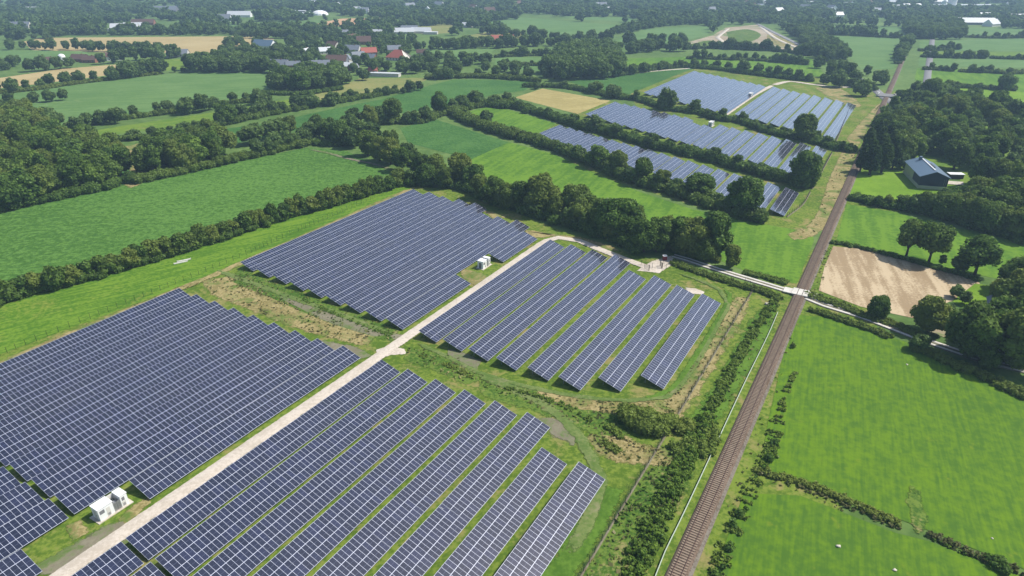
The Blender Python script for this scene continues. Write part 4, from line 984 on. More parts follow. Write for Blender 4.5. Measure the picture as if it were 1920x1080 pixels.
# ------------------------------------------------------------------ houses, farms, halls
def hs(lst):
    for h in lst:
        (x, y, L_, W_, hw, rz, roof, wall, kw, label) = h
        house(x, y, L_, W_, hw, R(rz), roof, wall, label, **kw)
B_ = dict(cat='building', name='hall', windows=False)
F_ = dict(cat='building', name='hall', windows=False, flat=True)
hs([
 (748, 112, 24, 15, 3.2, -25, 'roof_red', 'wall_white', dict(rise=7, hip=True), 'big farmhouse with a bright red hipped roof at the near edge of the village'),
 (692, 104, 17, 11, 4, 20, 'roof_red', 'brick', {}, 'village house with a red gable roof left of the big red farmhouse'),
 (942, 80, 30, 13, 3.5, 12, 'roof_red', 'brick', dict(rise=6), 'long red roofed farmhouse on the dry meadow right of the village'),
 (683, 83, 18, 13, 4, 10, 'roof_brown', 'brick', dict(rise=6), 'dark brown roofed house with a high gable in the village'),
 (660, 76, 16, 10, 4, 60, 'roof_brown', 'wall_white', {}, 'brown roofed house behind the dark gabled one in the village'),
 (662, 99, 18, 11, 4, -10, 'roof_grey', 'wall_white', {}, 'wide grey roofed house in the middle of the village'),
 (672, 110, 14, 9, 3.6, 30, 'roof_grey', 'wall_white', {}, 'low grey roofed house in front of the red gabled one'),
 (695, 114, 13, 9, 3.5, -20, 'roof_grey', 'brick', {}, 'grey roofed house directly below the red gabled house'),
 (647, 117, 14, 9, 3.6, 70, 'roof_grey', 'wall_white', {}, 'grey roofed house at the lower left edge of the village'),
 (740, 98, 16, 10, 3.6, 15, 'roof_grey', 'wall_white', {}, 'grey roofed house behind the big red farmhouse'),
 (652, 129, 11, 8, 3, 0, 'roof_light', 'wall_white', {}, 'pale roofed cottage at the bottom left of the village'),
 (663, 132, 9, 7, 3, 40, 'roof_grey', 'brick', {}, 'small grey roofed cottage beside the pale roofed one'),
 (708, 66, 15, 9, 4, -15, 'roof_light', 'white', {}, 'white house with a pale roof at the top of the village'),
 (697, 70, 10, 8, 4, 50, 'roof_grey', 'white', {}, 'small white house left of the pale roofed one'),
 (790, 103, 10, 7, 3, 0, 'roof_brown', 'wall_white', {}, 'little brown roofed house among trees right of the village'),
 (725, 143, 26, 7, 2.8, -12, 'roof_light', 'wall_white', dict(**F_), 'long low flat roofed shed below the village'),
 (693, 142, 12, 6, 2.6, -8, 'roof_light', 'wall_white', dict(**F_), 'short flat roofed shed left of the long low one'),
 (700, 137, 8, 6, 3, 0, 'roof_red', 'brick', {}, 'tiny red roofed house behind the flat sheds'),
 (755, 63, 34, 12, 3, 6, 'roof_light', 'wall_white', dict(**B_), 'long white roofed stable left part of the yard behind the village'),
 (790, 62, 30, 12, 3, -6, 'roof_light', 'wall_white', dict(**B_), 'long white roofed stable right part of the yard behind the village'),
 (768, 57, 26, 10, 3, 4, 'roof_grey', 'wall_white', dict(**B_), 'grey roofed stable behind the two white ones'),
 (808, 64, 20, 10, 3, -4, 'roof_light', 'wall_white', dict(**F_), 'pale flat hall at the right end of the stable yard'),
 (876, 51, 16, 9, 3.5, -15, 'roof_light', 'tan_wall' if 'tan_wall' in M else 'wall_white', {}, 'pale house alone in trees right of the stable yard'),
 (497, 90, 26, 15, 3.4, -15, 'roof_metal', 'white', dict(**B_), 'white edged barn with a blue solar roof left of the village'),
 (335, 106, 22, 12, 3.2, 8, 'roof_grey', 'wall_white', dict(rise=4.5), 'grey roofed farmhouse at the edge of the tan wheat field'),
 (216, 113, 15, 9, 4.5, 25, 'roof_brown', 'white', {}, 'white gabled farm building among trees left of the grey farmhouse'),
 (171, 117, 14, 9, 3, 0, 'roof_brown', 'brick', {}, 'brown roofed farm shed left of the white gable'),
 (152, 115, 18, 10, 3, -10, 'roof_brown', 'brick', {}, 'wide brown barn beside the pale silo'),
 (95, 118, 10, 7, 3, 20, 'roof_brown', 'wall_white', {}, 'small brown roofed cottage at the far left farm'),
 (523, 126, 22, 12, 3, -12, 'roof_grey', 'wall_white', dict(rise=4.5), 'grey hipped farm hall at the lower left of the village'),
 (551, 127, 14, 8, 3, 10, 'roof_grey', 'brick', {}, 'low grey farmhouse right of the grey hipped hall'),
 (510, 128, 8, 5, 2.4, 0, 'roof_light', 'wall_white', dict(**F_), 'tiny pale garage left of the grey hipped hall'),
 (600, 126, 20, 9, 3, 12, 'roof_grey', 'wall_white', {}, 'long grey roofed farmhouse below the village centre'),
 (633, 119, 22, 12, 3.4, -5, 'roof_brown', 'wall_grey', {}, 'dark roofed barn beside the lower village trees'),
 (575, 104, 12, 9, 4, 80, 'roof_light', 'white', {}, 'white narrow house hidden in the left village trees'),
 (610, 101, 14, 9, 3.6, 30, 'roof_light', 'wall_white', {}, 'pale roofed house between trees near the barn roofs'),
 (625, 90, 16, 10, 3.6, -30, 'roof_brown', 'wall_white', {}, 'brown roofed house at the upper left of the village'),
 (645, 66, 13, 9, 3.6, 20, 'roof_grey', 'white', {}, 'grey roofed house at the top left of the village'),
 (440, 110, 12, 8, 3.4, 0, 'roof_light', 'wall_white', {}, 'pale house half hidden in the trees right of the wheat field'),
 (235, 55, 40, 14, 3, 14, 'roof_light', 'wall_white', dict(**B_), 'long white roofed stable of the large farm at upper left'),
 (255, 52, 34, 12, 3, 12, 'roof_light', 'wall_grey', dict(**B_), 'second long pale stable of the large upper left farm'),
 (270, 47, 36, 13, 4, 8, 'roof_orange' if 'roof_orange' in M else 'roof_brown', 'brick', dict(**B_), 'reddish roofed barn of the large upper left farm'),
 (215, 58, 24, 9, 3, 16, 'roof_light', 'wall_white', dict(**F_), 'low flat annex at the left end of the large farm'),
 (312, 24, 48, 20, 5, 4, 'roof_grey', 'wall_grey', dict(**B_), 'wide grey hall in the far woods at upper left'),
 (422, 40, 22, 14, 5, 10, 'roof_grey', 'white', dict(rise=7), 'white farmhouse with grey roof beside the pale far field'),
 (450, 32, 44, 16, 4, 4, 'roof_light', 'white', dict(**B_), 'long bright white roofed hall behind the white farmhouse'),
 (523, 25, 110, 18, 5, 2, 'roof_light', 'wall_grey', dict(**F_), 'very long pale industrial hall in the far woods'),
 (40, 53, 30, 14, 4, 6, 'roof_grey', 'wall_white', dict(**B_), 'pale halls roof among far woods at the left edge'),
 (63, 24, 26, 16, 5, 0, 'roof_light', 'wall_white', dict(**B_), 'pale far building above the left woods'),
 (1480, 40, 32, 12, 4, 8, 'roof_light', 'wall_white', dict(**B_), 'cream roofed hall beyond the building site'),
 (1447, 30, 18, 12, 4, -15, 'roof_red', 'wall_white', {}, 'red roofed house beyond the building site'),
 (1417, 28, 20, 12, 4, 12, 'roof_red', 'wall_white', {}, 'red roofed house left of the other beyond the building site'),
 (1373, 32, 20, 12, 4, 0, 'roof_brown', 'wall_white', {}, 'brown roofed house beyond the left end of the building site'),
 (1571, 34, 16, 12, 6, 10, 'roof_light', 'white', {}, 'bright white house beyond the second green field'),
 (1627, 24, 24, 14, 5, -10, 'roof_light', 'white', {}, 'white roofed house in the far town left of the railway'),
 (1707, 20, 40, 20, 6, 5, 'roof_light', 'white', dict(**B_), 'white hall in the far town near the railway line'),
 (1803, 16, 150, 30, 8, 3, 'roof_light', 'white', dict(**F_), 'very large white industrial hall in the far town'),
 (1827, 46, 60, 16, 4, -6, 'roof_light', 'wall_grey', dict(**B_), 'long pale farm hall at the right beyond the fields'),
 (1858, 49, 26, 16, 4, 30, 'roof_light', 'white', dict(**B_), 'white roofed barn right of the long pale farm hall'),
 (1847, 33, 24, 12, 4, 0, 'roof_light', 'white', {}, 'small white house behind the pale farm hall'),
 (1912, 38, 44, 16, 4, -4, 'roof_light', 'wall_white', dict(**B_), 'pale hall at the far right edge'),
 (1527, 13, 40, 16, 6, 0, 'roof_light', 'wall_white', dict(**B_), 'pale hall on the far skyline of the town'),
 (1753, 9, 50, 20, 8, 0, 'roof_light', 'wall_white', dict(**B_), 'pale wide block behind the large white hall'),
 (1868, 582, 6, 5, 2.6, 60, 'roof_grey', 'wall_white', {}, 'small house with a grey roof hidden in trees right of the brown field'),
 (1850, 643, 12, 8, 2.8, 35, 'roof_grey', 'dark_wood', {}, 'dark wooden house half hidden under the trees by the lane'),
 (1908, 668, 9, 7, 2.6, 30, 'roof_grey', 'wall_white', {}, 'low pale outbuilding at the right edge by the lane'),
 (1925, 428, 14, 10, 3.0, 60, 'roof_metal', 'wall_white', {}, 'house with a grey roof cut by the right edge above the meadow'),
 (1722, 196, 10, 7, 2.6, 30, 'roof_light', 'wall_white', {}, 'small pale cottage in the trees by the far crossing'),
])
FARH = []
for i in range(46):
    x = _rnd.uniform(560, 1250) if i % 2 else _rnd.uniform(1300, 1900); y = _rnd.uniform(5, 26)
    FARH.append(G(x, y)[:2])
    house(x, y, _rnd.uniform(12, 24), _rnd.uniform(10, 15), _rnd.uniform(4, 8), _rnd.uniform(0, 3), _rnd.choice(['roof_light', 'roof_light', 'roof_brown', 'roof_grey']), 'white', 'small house scattered in the hazy far woods', group='houses scattered in the hazy far woods', windows=False)
def dome(x, y, r, h, label, wall=0):
    t = empty('silo', G(x, y), 0, label, 'silo'); mb = MB()
    if wall: mb.cone(0, 0, 0, wall, r, r, 16); mb.build('wall', M['white'], t)
    mb = MB(); n = 5
    for i in range(n):
        a, b = i / n * math.pi / 2, (i + 1) / n * math.pi / 2
        mb.cone(0, 0, wall + h * math.sin(a), wall + h * math.sin(b), r * math.cos(a), r * math.cos(b) + .01, 16)
    mb.build('dome', M['white'], t)
dome(118, 116, 3.6, 3.2, 'white domed silo at the left farm among trees', 5)
dome(600, 28, 17, 9, 'large white dome in the far woods'); dome(574, 27, 10, 6, 'smaller white dome left of the large one')
dome(1783, 16, 9, 5, 'tall white round silo beside the large white hall', 26)
for i, (x, y) in enumerate(((190, 11), (322, 7), (377, 4), (457, 5), (514, 3), (595, 8))):
    p = G(x, y); t = empty('wind_turbine', p, 0, '%s white wind turbine tower from the left at the top edge' % ordinal(i), 'wind turbine', 'wind turbines beyond the woods')
    mb = MB(); mb.cone(0, 0, 0, 95, 2.6, 1.5, 12); mb.build('tower', M['white'], t)
    mb = MB(); mb.box(-1.8, 1.8, -5, 5, 95.01, 98.5); nn = mb.build('nacelle', M['white'], t)
    for k in range(3):
        a = k * 2.094 + i * .7; d = np.array([math.cos(a), 0, math.sin(a)]); mb = MB(); c = np.array([0, -6, 96.8])
        mb.bar(c, c + d * 14, 1.9, .8); mb.bar(c + d * 14, c + d * 40, 1.2, .4); mb.build('blade', M['white'], t)

# ------------------------------------------------------------------ trees, near to far
tree_list([(770, 345, 8), (800, 347, 11), (835, 352, 12), (862, 345, 17), (900, 372, 12), (925, 382, 13), (950, 392, 12), (977, 394, 14), (1015, 398, 18), (1000, 406, 9), (1045, 410, 11), (1077, 406, 15), (1100, 416, 13), (1065, 425, 8), (1098, 434, 9), (1130, 434, 14), (1158, 446, 17), (1182, 442, 14), (1142, 450, 9), (1088, 424, 12), (1020, 402, 12), (890, 352, 12)],
          'oaks of the tree belt below the bright meadow', '%s oak from the left in the dense belt behind the upper panels')
tree_list([(1207, 472, 12), (1230, 472, 13), (1250, 458, 11), (1272, 472, 13), (1302, 478, 14), (1337, 482, 17), (1320, 490, 9), (1370, 502, 8.5), (1290, 460, 10)],
          'trees beside the concrete lane', '%s tree from the left in the clump beside the concrete lane')
tree_list([(580, 264, 13), (600, 258, 15), (622, 262, 14), (640, 270, 15), (662, 277, 13), (690, 292, 15), (713, 302, 14), (733, 308, 15), (755, 320, 14), (700, 268, 13), (735, 285, 14), (768, 303, 12), (790, 325, 12), (818, 335, 13), (655, 248, 12), (682, 262, 12)],
          'oaks over the shaded farm track', '%s oak from the left in the grove over the shaded farm track')
tree_list([(665, 240, 13), (693, 240, 14), (720, 232, 12), (738, 230, 16), (780, 232, 9), (797, 228, 10), (765, 232, 8), (825, 215, 15), (893, 199, 12), (870, 205, 8), (927, 197, 8), (950, 192, 8), (913, 234, 10), (850, 207, 8), (905, 228, 6)],
          'trees above the small dark crop field', '%s tree from the left above the small dark crop field')
tree_list([(1052, 288, 6), (1084, 302, 9), (1121, 313, 11, 'light', 6.2), (1157, 327, 12), (1202, 345, 13), (1241, 355, 10), (1175, 340, 7), (1268, 362, 7), (1309, 370, 11, None, 6.5), (1345, 388, 6), (1392, 402, 16, None, 7.5), (1424, 416, 6), (1370, 396, 7), (1220, 352, 6), (1020, 277, 6)],
          'trees in front of the narrow panel block', '%s tree from the left in the hedge below the narrow panel block')
tree_list([(973, 205, 7), (1027, 221, 7), (1073, 235, 8), (1117, 247, 10), (1153, 257, 9, None, 6.5), (1187, 264, 6), (1220, 277, 9), (1336, 302, 8), (1382, 317, 8), (1360, 310, 6), (1420, 328, 5), (1457, 337, 5), (1503, 350, 17, None, 7), (1480, 344, 6), (1525, 345, 6), (1095, 242, 7)],
          'trees between the narrow and the third panel block', '%s tree from the left in the hedge behind the narrow panel block')
tree_list([(1005, 167, 6), (1057, 165, 6), (1117, 175, 10), (1150, 185, 11), (1193, 188, 8, 'open'), (1250, 206, 15, None, 7.5), (1302, 212, 10, 'tall', 3), (1323, 220, 6), (1337, 224, 5), (1355, 224, 8), (1391, 230, 7), (1412, 242, 6), (1440, 248, 5), (1506, 264, 16, None, 6.5), (1480, 256, 5), (1530, 262, 6), (1551, 274, 6), (1577, 283, 6), (1593, 284, 5), (1466, 252, 5)],
          'trees between the third and the farthest panel block', '%s tree from the left in the hedge behind the third panel block')
tree_list([(1300, 127, 9), (1320, 127, 8), (1343, 129, 9), (1365, 132, 8), (1393, 137, 12), (1420, 140, 11), (1440, 142, 9), (1457, 145, 11), (1477, 147, 9), (1497, 150, 10), (1515, 152, 7), (1567, 163, 14), (1555, 145, 16), (1590, 148, 15), (1575, 140, 14), (1605, 155, 11), (1613, 180, 13, None, 6.5), (1650, 158, 12), (1640, 154, 10), (1625, 142, 10), (1685, 184, 7), (1535, 128, 12), (1545, 158, 9)],
          'trees behind the farthest panel block', '%s tree from the left in the row behind the farthest panel block')
tree_list([(1699, 480, 13.5, 'open', 5), (1741, 492, 15, 'open', 5.6), (1827, 516, 13.5, 'open', 6), (1797, 508, 6), (1765, 497, 4)],
          'field trees above the brown field', '%s tree from the left in the loose row above the brown field')
tree_list([(1643, 594, 7.0, None, 3.0), (1740, 622, 11, None, 4.6), (1790, 558, 4.5), (1807, 570, 4.5), (1773, 598, 5), (1760, 590, 4), (1812, 668, 15, None, 6), (1870, 650, 14), (1900, 600, 13), (1902, 548, 12), (1897, 640, 14), (1907, 692, 17, None, 7), (1880, 575, 9), (1930, 660, 16), (1720, 655, 5, None, 3.2), (1848, 690, 6), (1870, 620, 11), (1935, 580, 14)],
          'trees around the farm at the right edge', '%s tree from the left around the right edge farm yard')
tree_list([(1612, 322, 15, 'conifer'), (1630, 328, 18, 'conifer'), (1652, 324, 18, 'conifer'), (1672, 318, 16, 'conifer'), (1622, 305, 17, 'conifer'), (1645, 300, 18, 'conifer'), (1665, 298, 16, 'conifer'), (1640, 280, 17, 'conifer'), (1662, 278, 16, 'conifer'), (1685, 300, 15, 'oak'), (1690, 318, 9, 'oak'), (1625, 285, 16, 'conifer'), (1650, 258, 15, 'oak'), (1672, 255, 14, 'oak'), (1690, 262, 14, 'oak'), (1655, 236, 13, 'oak'), (1675, 230, 13, 'oak'), (1700, 285, 13)],
          'conifers beside the railway', '%s tree from the left in the conifer stand beside the railway')
tree_list([(1645, 388, 5, 'bush'), (1665, 388, 5, 'bush'), (1690, 392, 6, 'bush'), (1712, 396, 8), (1732, 400, 9), (1755, 404, 10), (1778, 412, 11), (1800, 416, 12), (1824, 426, 12), (1850, 434, 12), (1872, 440, 12), (1900, 446, 12), (1930, 452, 13), (1765, 388, 9), (1795, 392, 10), (1820, 400, 12), (1848, 408, 13), (1880, 418, 13), (1910, 425, 13)],
          'trees along the lawn edge', '%s tree from the left in the belt below the sunny lawn')
RW = [(1695, 300), (1650, 240), (1685, 215), (1715, 170), (1745, 165), (1790, 188), (1830, 207), (1870, 215), (1960, 222), (1960, 240), (1880, 250), (1875, 272), (1885, 292), (1960, 305), (1960, 450), (1890, 412), (1812, 395), (1812, 352), (1806, 330), (1785, 318), (1745, 306), (1705, 312)]
EXCL.append([G(x, y)[:2] for x, y in [(1688, 362), (1692, 316), (1722, 306), (1760, 312), (1800, 338), (1812, 350), (1785, 372)]])
EXCL.append([G(x, y)[:2] for x, y in [(1700, 205), (1735, 222), (1745, 232), (1725, 230), (1695, 212)]])
EXCL.append([G(x, y)[:2] for x, y in [(1840, 228), (1900, 236), (1900, 246), (1845, 240)]])
EXCL.append([G(x, y)[:2] for x, y in [(1850, 330), (1900, 335), (1895, 352), (1855, 350)]])
field([(1700, 180), (1960, 225), (1960, 430), (1800, 400), (1800, 330), (1700, 290), (1660, 240)], 'yellow_green')
tree_fill(RW, 13.5, 11.5, 'trees of the wood behind the dark barn', 'tree of the dark wood behind the blue barn', hv=.32, keep=.9)
W1 = [(-160, 480), (-160, 250), (0, 262), (60, 268), (120, 268), (190, 278), (212, 290), (240, 300), (248, 330), (215, 348), (100, 376), (0, 396)]
tree_fill(W1, 14, 11, 'trees of the wood at the left edge', 'tree of the wood at the left edge')
W1b = [(258, 340), (262, 318), (300, 290), (345, 272), (400, 275), (440, 285), (445, 300), (333, 326)]
tree_fill(W1b, 13.5, 10, 'trees of the left copse', 'tree in the copse beyond the big maize field')
W2 = [(-120, 262), (-120, 215), (0, 222), (40, 220), (100, 240), (128, 248), (122, 258), (0, 268)]
tree_fill(W2, 13, 11, 'trees of the far left wood', 'tree of the second wood behind the left edge wood')
tree_belt([(455, 300), (500, 288), (545, 276), (575, 268)], 9, 7, 6, 'trees behind the maize field', '%s tree from the left in the short row behind the maize field')
tree_list([(468, 272, 12), (485, 268, 12), (505, 262, 12), (525, 258, 12), (545, 255, 13), (480, 285, 8), (520, 275, 8)], 'round trees by the dark crop strip', '%s tree from the left in the round clump beside the dark crop strip')
# middle-distance belts
tree_belt([(128, 240), (190, 232), (215, 225), (270, 217), (330, 210), (370, 205), (400, 197), (440, 193), (485, 190)], 8, 9, 5, 'trees below the pale field', '%s tree from the left in the hedge below the large pale field', gap=.15)
tree_list([(217, 232, 11), (350, 214, 12), (380, 210, 13), (395, 206, 9), (145, 243, 8)], 'trees below the pale field', '%s bigger tree from the left in the hedge below the large pale field')
tree_belt([(190, 264), (230, 262), (300, 256), (360, 246), (400, 237), (440, 228), (480, 219), (530, 212), (560, 203), (600, 198)], 8, 8, 6, 'trees beside the dark crop strip', '%s tree from the left in the hedge beside the dark crop strip', gap=.1)
tree_list([(425, 232, 14), (495, 205, 13, 'light'), (487, 196, 11), (560, 205, 11), (585, 202, 10), (625, 198, 10), (610, 200, 7)], 'taller trees beside the dark crop strip', '%s taller tree from the left along the dark crop strip')
tree_belt([(600, 199), (640, 190), (690, 182), (740, 173)], 6, 9, 4, 'bushes beside the dry meadow', '%s tree from the left in the low row beside the dry meadow', gap=.2)
tree_list([(770, 172, 9), (757, 175, 5), (787, 169, 8), (725, 178, 7), (660, 186, 8)], 'single trees of the dry meadow', '%s single tree from the left beside the dry meadow')
tree_list([(20, 198, 10), (63, 192, 8), (93, 191, 9), (120, 188, 9)], 'trees standing in the pale field', '%s round tree from the left in the pale field')
tree_belt([(-60, 178), (0, 174), (60, 169), (100, 161), (150, 156), (190, 152)], 9, 11, 6, 'trees above the pale field', '%s tree from the left in the hedge above the large pale field')
tree_list([(213, 150, 12), (240, 146, 15), (258, 144, 14), (275, 141, 14), (292, 139, 16), (305, 138, 14), (328, 136, 6), (345, 136, 5)], 'big trees above the pale field', '%s big tree from the left above the large pale field')
tree_fill([(350, 138), (352, 122), (395, 118), (470, 120), (500, 125), (500, 137), (420, 137)], 14, 11, 'trees right of the grey farmhouse', 'tree in the wood right of the grey farmhouse')
tree_fill([(508, 168), (512, 160), (560, 156), (600, 158), (625, 155), (640, 162), (600, 172), (545, 176)], 15, 11, 'trees of the round copse', 'big tree in the round copse below the village')
tree_belt([(37, 138), (75, 133), (100, 130), (145, 126)], 13, 12, 14, 'trees around the left farm', '%s tree from the left around the left farm')
tree_belt([(165, 122), (190, 120), (225, 117), (260, 114), (300, 112), (318, 108)], 14, 12, 14, 'trees around the white gable', '%s tree from the left around the farm with the white gable')
tree_belt([(0, 93), (60, 92), (110, 93), (160, 94), (200, 97), (250, 98), (300, 100)], 12, 11, 12, 'trees along the tan wheat field', '%s tree from the left along the tan wheat field')
tree_belt([(-60, 142), (0, 132), (20, 126), (40, 120)], 10, 12, 14, 'trees at the left edge', '%s tree from the left at the left edge farm')
VIL = [(405, 105), (425, 80), (520, 84), (560, 72), (640, 58), (700, 55), (730, 68), (775, 78), (790, 88), (765, 100), (765, 112), (900, 113), (925, 118), (925, 131), (1010, 136), (1050, 152), (960, 149), (870, 146), (800, 152), (790, 144), (740, 152), (700, 150), (655, 158), (630, 152), (560, 150), (505, 140), (410, 118)]
for (x, y, a, b) in ((748, 112, 30, 22), (692, 104, 16, 14), (683, 83, 16, 14), (662, 99, 16, 12), (672, 110, 12, 12), (695, 114, 12, 10), (725, 143, 30, 14), (693, 142, 12, 10), (660, 76, 12, 10), (647, 117, 12, 10), (740, 98, 14, 10), (497, 90, 24, 20), (523, 126, 22, 16), (551, 127, 14, 12), (600, 126, 18, 14), (633, 119, 18, 14), (652, 129, 12, 10), (708, 66, 12, 10), (645, 66, 12, 10), (625, 90, 12, 10), (942, 80, 30, 24), (335, 106, 22, 18), (216, 113, 16, 14)):
    c = G(x, y)[:2]; d = c / np.linalg.norm(c)      # keep the ground before each house clear
    nrm = np.array([d[1], -d[0]]); EXCL.append([c + nrm * a * .6 + d * b * .6, c - nrm * a * .6 + d * b * .6, c - nrm * a * .6 - d * b * 2.4, c + nrm * a * .6 - d * b * 2.4])
tree_fill(VIL, 9.5, 13.5, 'trees around the village houses', 'tree between the village houses', hv=.35, keep=.66)
WD = [(1018, 142), (1040, 122), (1062, 105), (1100, 98), (1140, 100), (1165, 120), (1160, 142), (1100, 152), (1060, 153)]
tree_fill(WD, 17, 11, 'trees of the square wood', 'tree of the dense square wood in the middle distance', hv=.1)
BELTS = [
 ([(773, 94), (850, 92), (900, 90), (960, 88), (1010, 85), (1100, 89), (1165, 94)], 12, 11, 26, 'broad tree belt right of the village'),
 ([(1165, 100), (1200, 97), (1240, 94), (1285, 97)], 12, 12, 20, 'belt beyond the square wood'),
 ([(1165, 142), (1200, 136), (1250, 129), (1302, 124)], 7, 10, 5, 'hedge beside the white farm track'),
 ([(1282, 93), (1330, 91), (1400, 94), (1450, 96), (1500, 102), (1520, 105)], 10, 11, 8, 'belt below the building site'),
 ([(1290, 110), (1350, 112), (1420, 114), (1490, 120), (1512, 122)], 8, 12, 6, 'hedge above the farthest panels'),
 ([(1540, 64), (1600, 67), (1650, 70), (1692, 72)], 10, 13, 6, 'row above the large green field'),
 ([(1683, 120), (1690, 100), (1700, 84), (1706, 74)], 10, 12, 5, 'row beside the far railway'),
 ([(1727, 107), (1780, 109), (1845, 110)], 7, 9, 5, 'hedge in the right pasture'),
 ([(1860, 110), (1890, 111), (1960, 112)], 5, 12, 4, 'low hedge in the right pasture'),
 ([(1800, 135), (1860, 137), (1895, 139), (1960, 135)], 6, 12, 6, 'second hedge in the right pasture'),
 ([(1733, 131), (1765, 132), (1787, 134)], 6, 9, 5, 'bush row in the right pasture'),
 ([(1790, 164), (1830, 166), (1870, 168), (1900, 170)], 4, 14, 4, 'low bushes in the right pasture'),
 ([(1725, 96), (1760, 95), (1800, 92)], 7, 14, 5, 'bushes by the far road'),
 ([(1570, 158), (1640, 170)], 6, 10, 3, 'bushes by the asphalt road'),
 ([(900, 62), (960, 68), (1017, 72), (1060, 76), (1140, 78)], 12, 13, 26, 'belt behind the long red farmhouse'),
 ([(700, 48), (760, 50), (830, 48), (880, 42), (960, 36)], 12, 12, 28, 'belt behind the stable yard'),
 ([(1165, 82), (1220, 84), (1270, 82), (1290, 80)], 11, 12, 22, 'belt below the far green field'),
 ([(1140, 66), (1180, 60), (1240, 50), (1300, 46), (1345, 50)], 10, 12, 12, 'belt above the far green field'),
 ([(640, 50), (700, 56), (560, 74)], 9, 16, 6, 'row by the clay field'),
 ([(430, 58), (500, 56), (560, 60), (620, 62)], 10, 12, 22, 'belt left of the clay field'),
 ([(290, 62), (340, 62), (400, 62), (430, 60)], 12, 12, 26, 'belt above the tan wheat field'),
 ([(0, 76), (60, 74), (120, 66), (200, 64), (290, 64)], 12, 12, 30, 'belt above the wheat at the left'),
 ([(430, 70), (510, 72), (560, 72)], 11, 12, 14, 'belt right of the wheat'),
 ([(1715, 72), (1760, 74), (1805, 73)], 11, 12, 10, 'trees at the head of the right pasture'),
 ([(1810, 70), (1870, 72), (1960, 70)], 8, 11, 6, 'hedge at the head of the right pasture'),
 ([(940, 122), (1000, 123), (1025, 124)], 5, 10, 4, 'hedge left of the square wood'),
 ([(930, 108), (960, 106), (1030, 104)], 10, 11, 8, 'trees left of the square wood'),
]
for (ln, h, sp, wd, nm) in BELTS:
    if wd < 10: hedge(ln, 3.2, 4.0, 'low hedge under the ' + nm, leaf=1.0, dens=2.0, mat='leaf_far')
    tree_belt(ln, h, sp * .62, wd, 'trees of the ' + nm, '%s tree from the left in the ' + nm, hv=.42)
tree_list([(1882, 170, 14, 'open', 7), (1870, 196, 9), (1880, 255, 13), (1895, 258, 13), (1906, 272, 12)], 'single trees of the right pasture', '%s single tree from the left in the right pasture')
tree_fill([(1480, 62), (1520, 62), (1550, 85), (1582, 102), (1590, 116), (1560, 118), (1530, 108), (1500, 82)], 13, 12, 'trees along the site road', 'tree along the road from the building site')
tree_fill([(1692, 46), (1800, 50), (1806, 70), (1716, 74), (1695, 60)], 13, 12, 'trees where the railway meets the skyline', 'tree in the wood where the railway vanishes')
# the far land: woods wherever there is no field, road or settlement
FIELDS_FAR = [[(43, 78), (80, 70), (443, 68), (515, 71), (515, 84), (410, 101), (60, 96)], [(540, 57), (570, 47), (640, 34), (715, 31), (700, 44), (640, 51), (560, 60)], [(550, 62), (640, 52), (745, 44), (707, 57), (640, 70), (580, 72)],
    [(423, 49), (600, 36), (614, 42), (520, 56), (440, 59)], [(325, 40), (407, 31), (412, 38), (340, 45)], [(292, 32), (367, 24), (368, 31), (295, 37)], [(-60, -4), (95, -4), (85, 7), (-60, 8)], [(265, -4), (415, -4), (385, 6), (270, 7)],
    [(780, 50), (850, 43), (850, 66), (790, 68)], [(900, 48), (973, 31), (1093, 41), (1195, 49), (1140, 67), (1017, 67), (960, 56)], [(1155, 76), (1207, 54), (1330, 48), (1330, 66), (1280, 80), (1180, 90)], [(870, 70), (930, 56), (982, 62), (975, 76), (910, 84)],
    [(1280, 84), (1337, 66), (1360, 51), (1430, 44), (1500, 80), (1520, 98), (1380, 92)], [(1530, 66), (1700, 71), (1700, 130), (1597, 112)], [(1550, 47), (1700, 51), (1700, 66), (1555, 60)], [(1050, 32), (1180, 32), (1205, 42), (1100, 42)], [(1800, 54), (1960, 54), (1960, 68), (1810, 68)],
    [(1720, 70), (1960, 70), (1960, 200), (1715, 160)], [(1420, 45), (1450, 45), (1540, 103), (1510, 103)], [(730, 52), (830, 50), (830, 72), (740, 72)], [(195, 44), (320, 40), (320, 62), (195, 66)], [(425, 28), (480, 26), (480, 44), (410, 46)], [(1740, 10), (1880, 10), (1880, 20), (1740, 22)], [(1560, 32), (1585, 32), (1585, 40), (1560, 40)], [(1800, 42), (1880, 42), (1880, 56), (1800, 56)], [(560, 24), (640, 24), (640, 36), (560, 36)], [(470, 18), (560, 20), (560, 30), (470, 30)], [(290, 14), (340, 14), (340, 28), (290, 30)]]
MASK = [[G(x, y)[:2] for x, y in q] for q in FIELDS_FAR]
rail_c = [UV(-26, 500), UV(22, 500), UV(20, 1250), UV(-30, 1250)]
MASK.append([p[:2] for p in rail_c])
FAR = []
rng = np.random.default_rng(77)
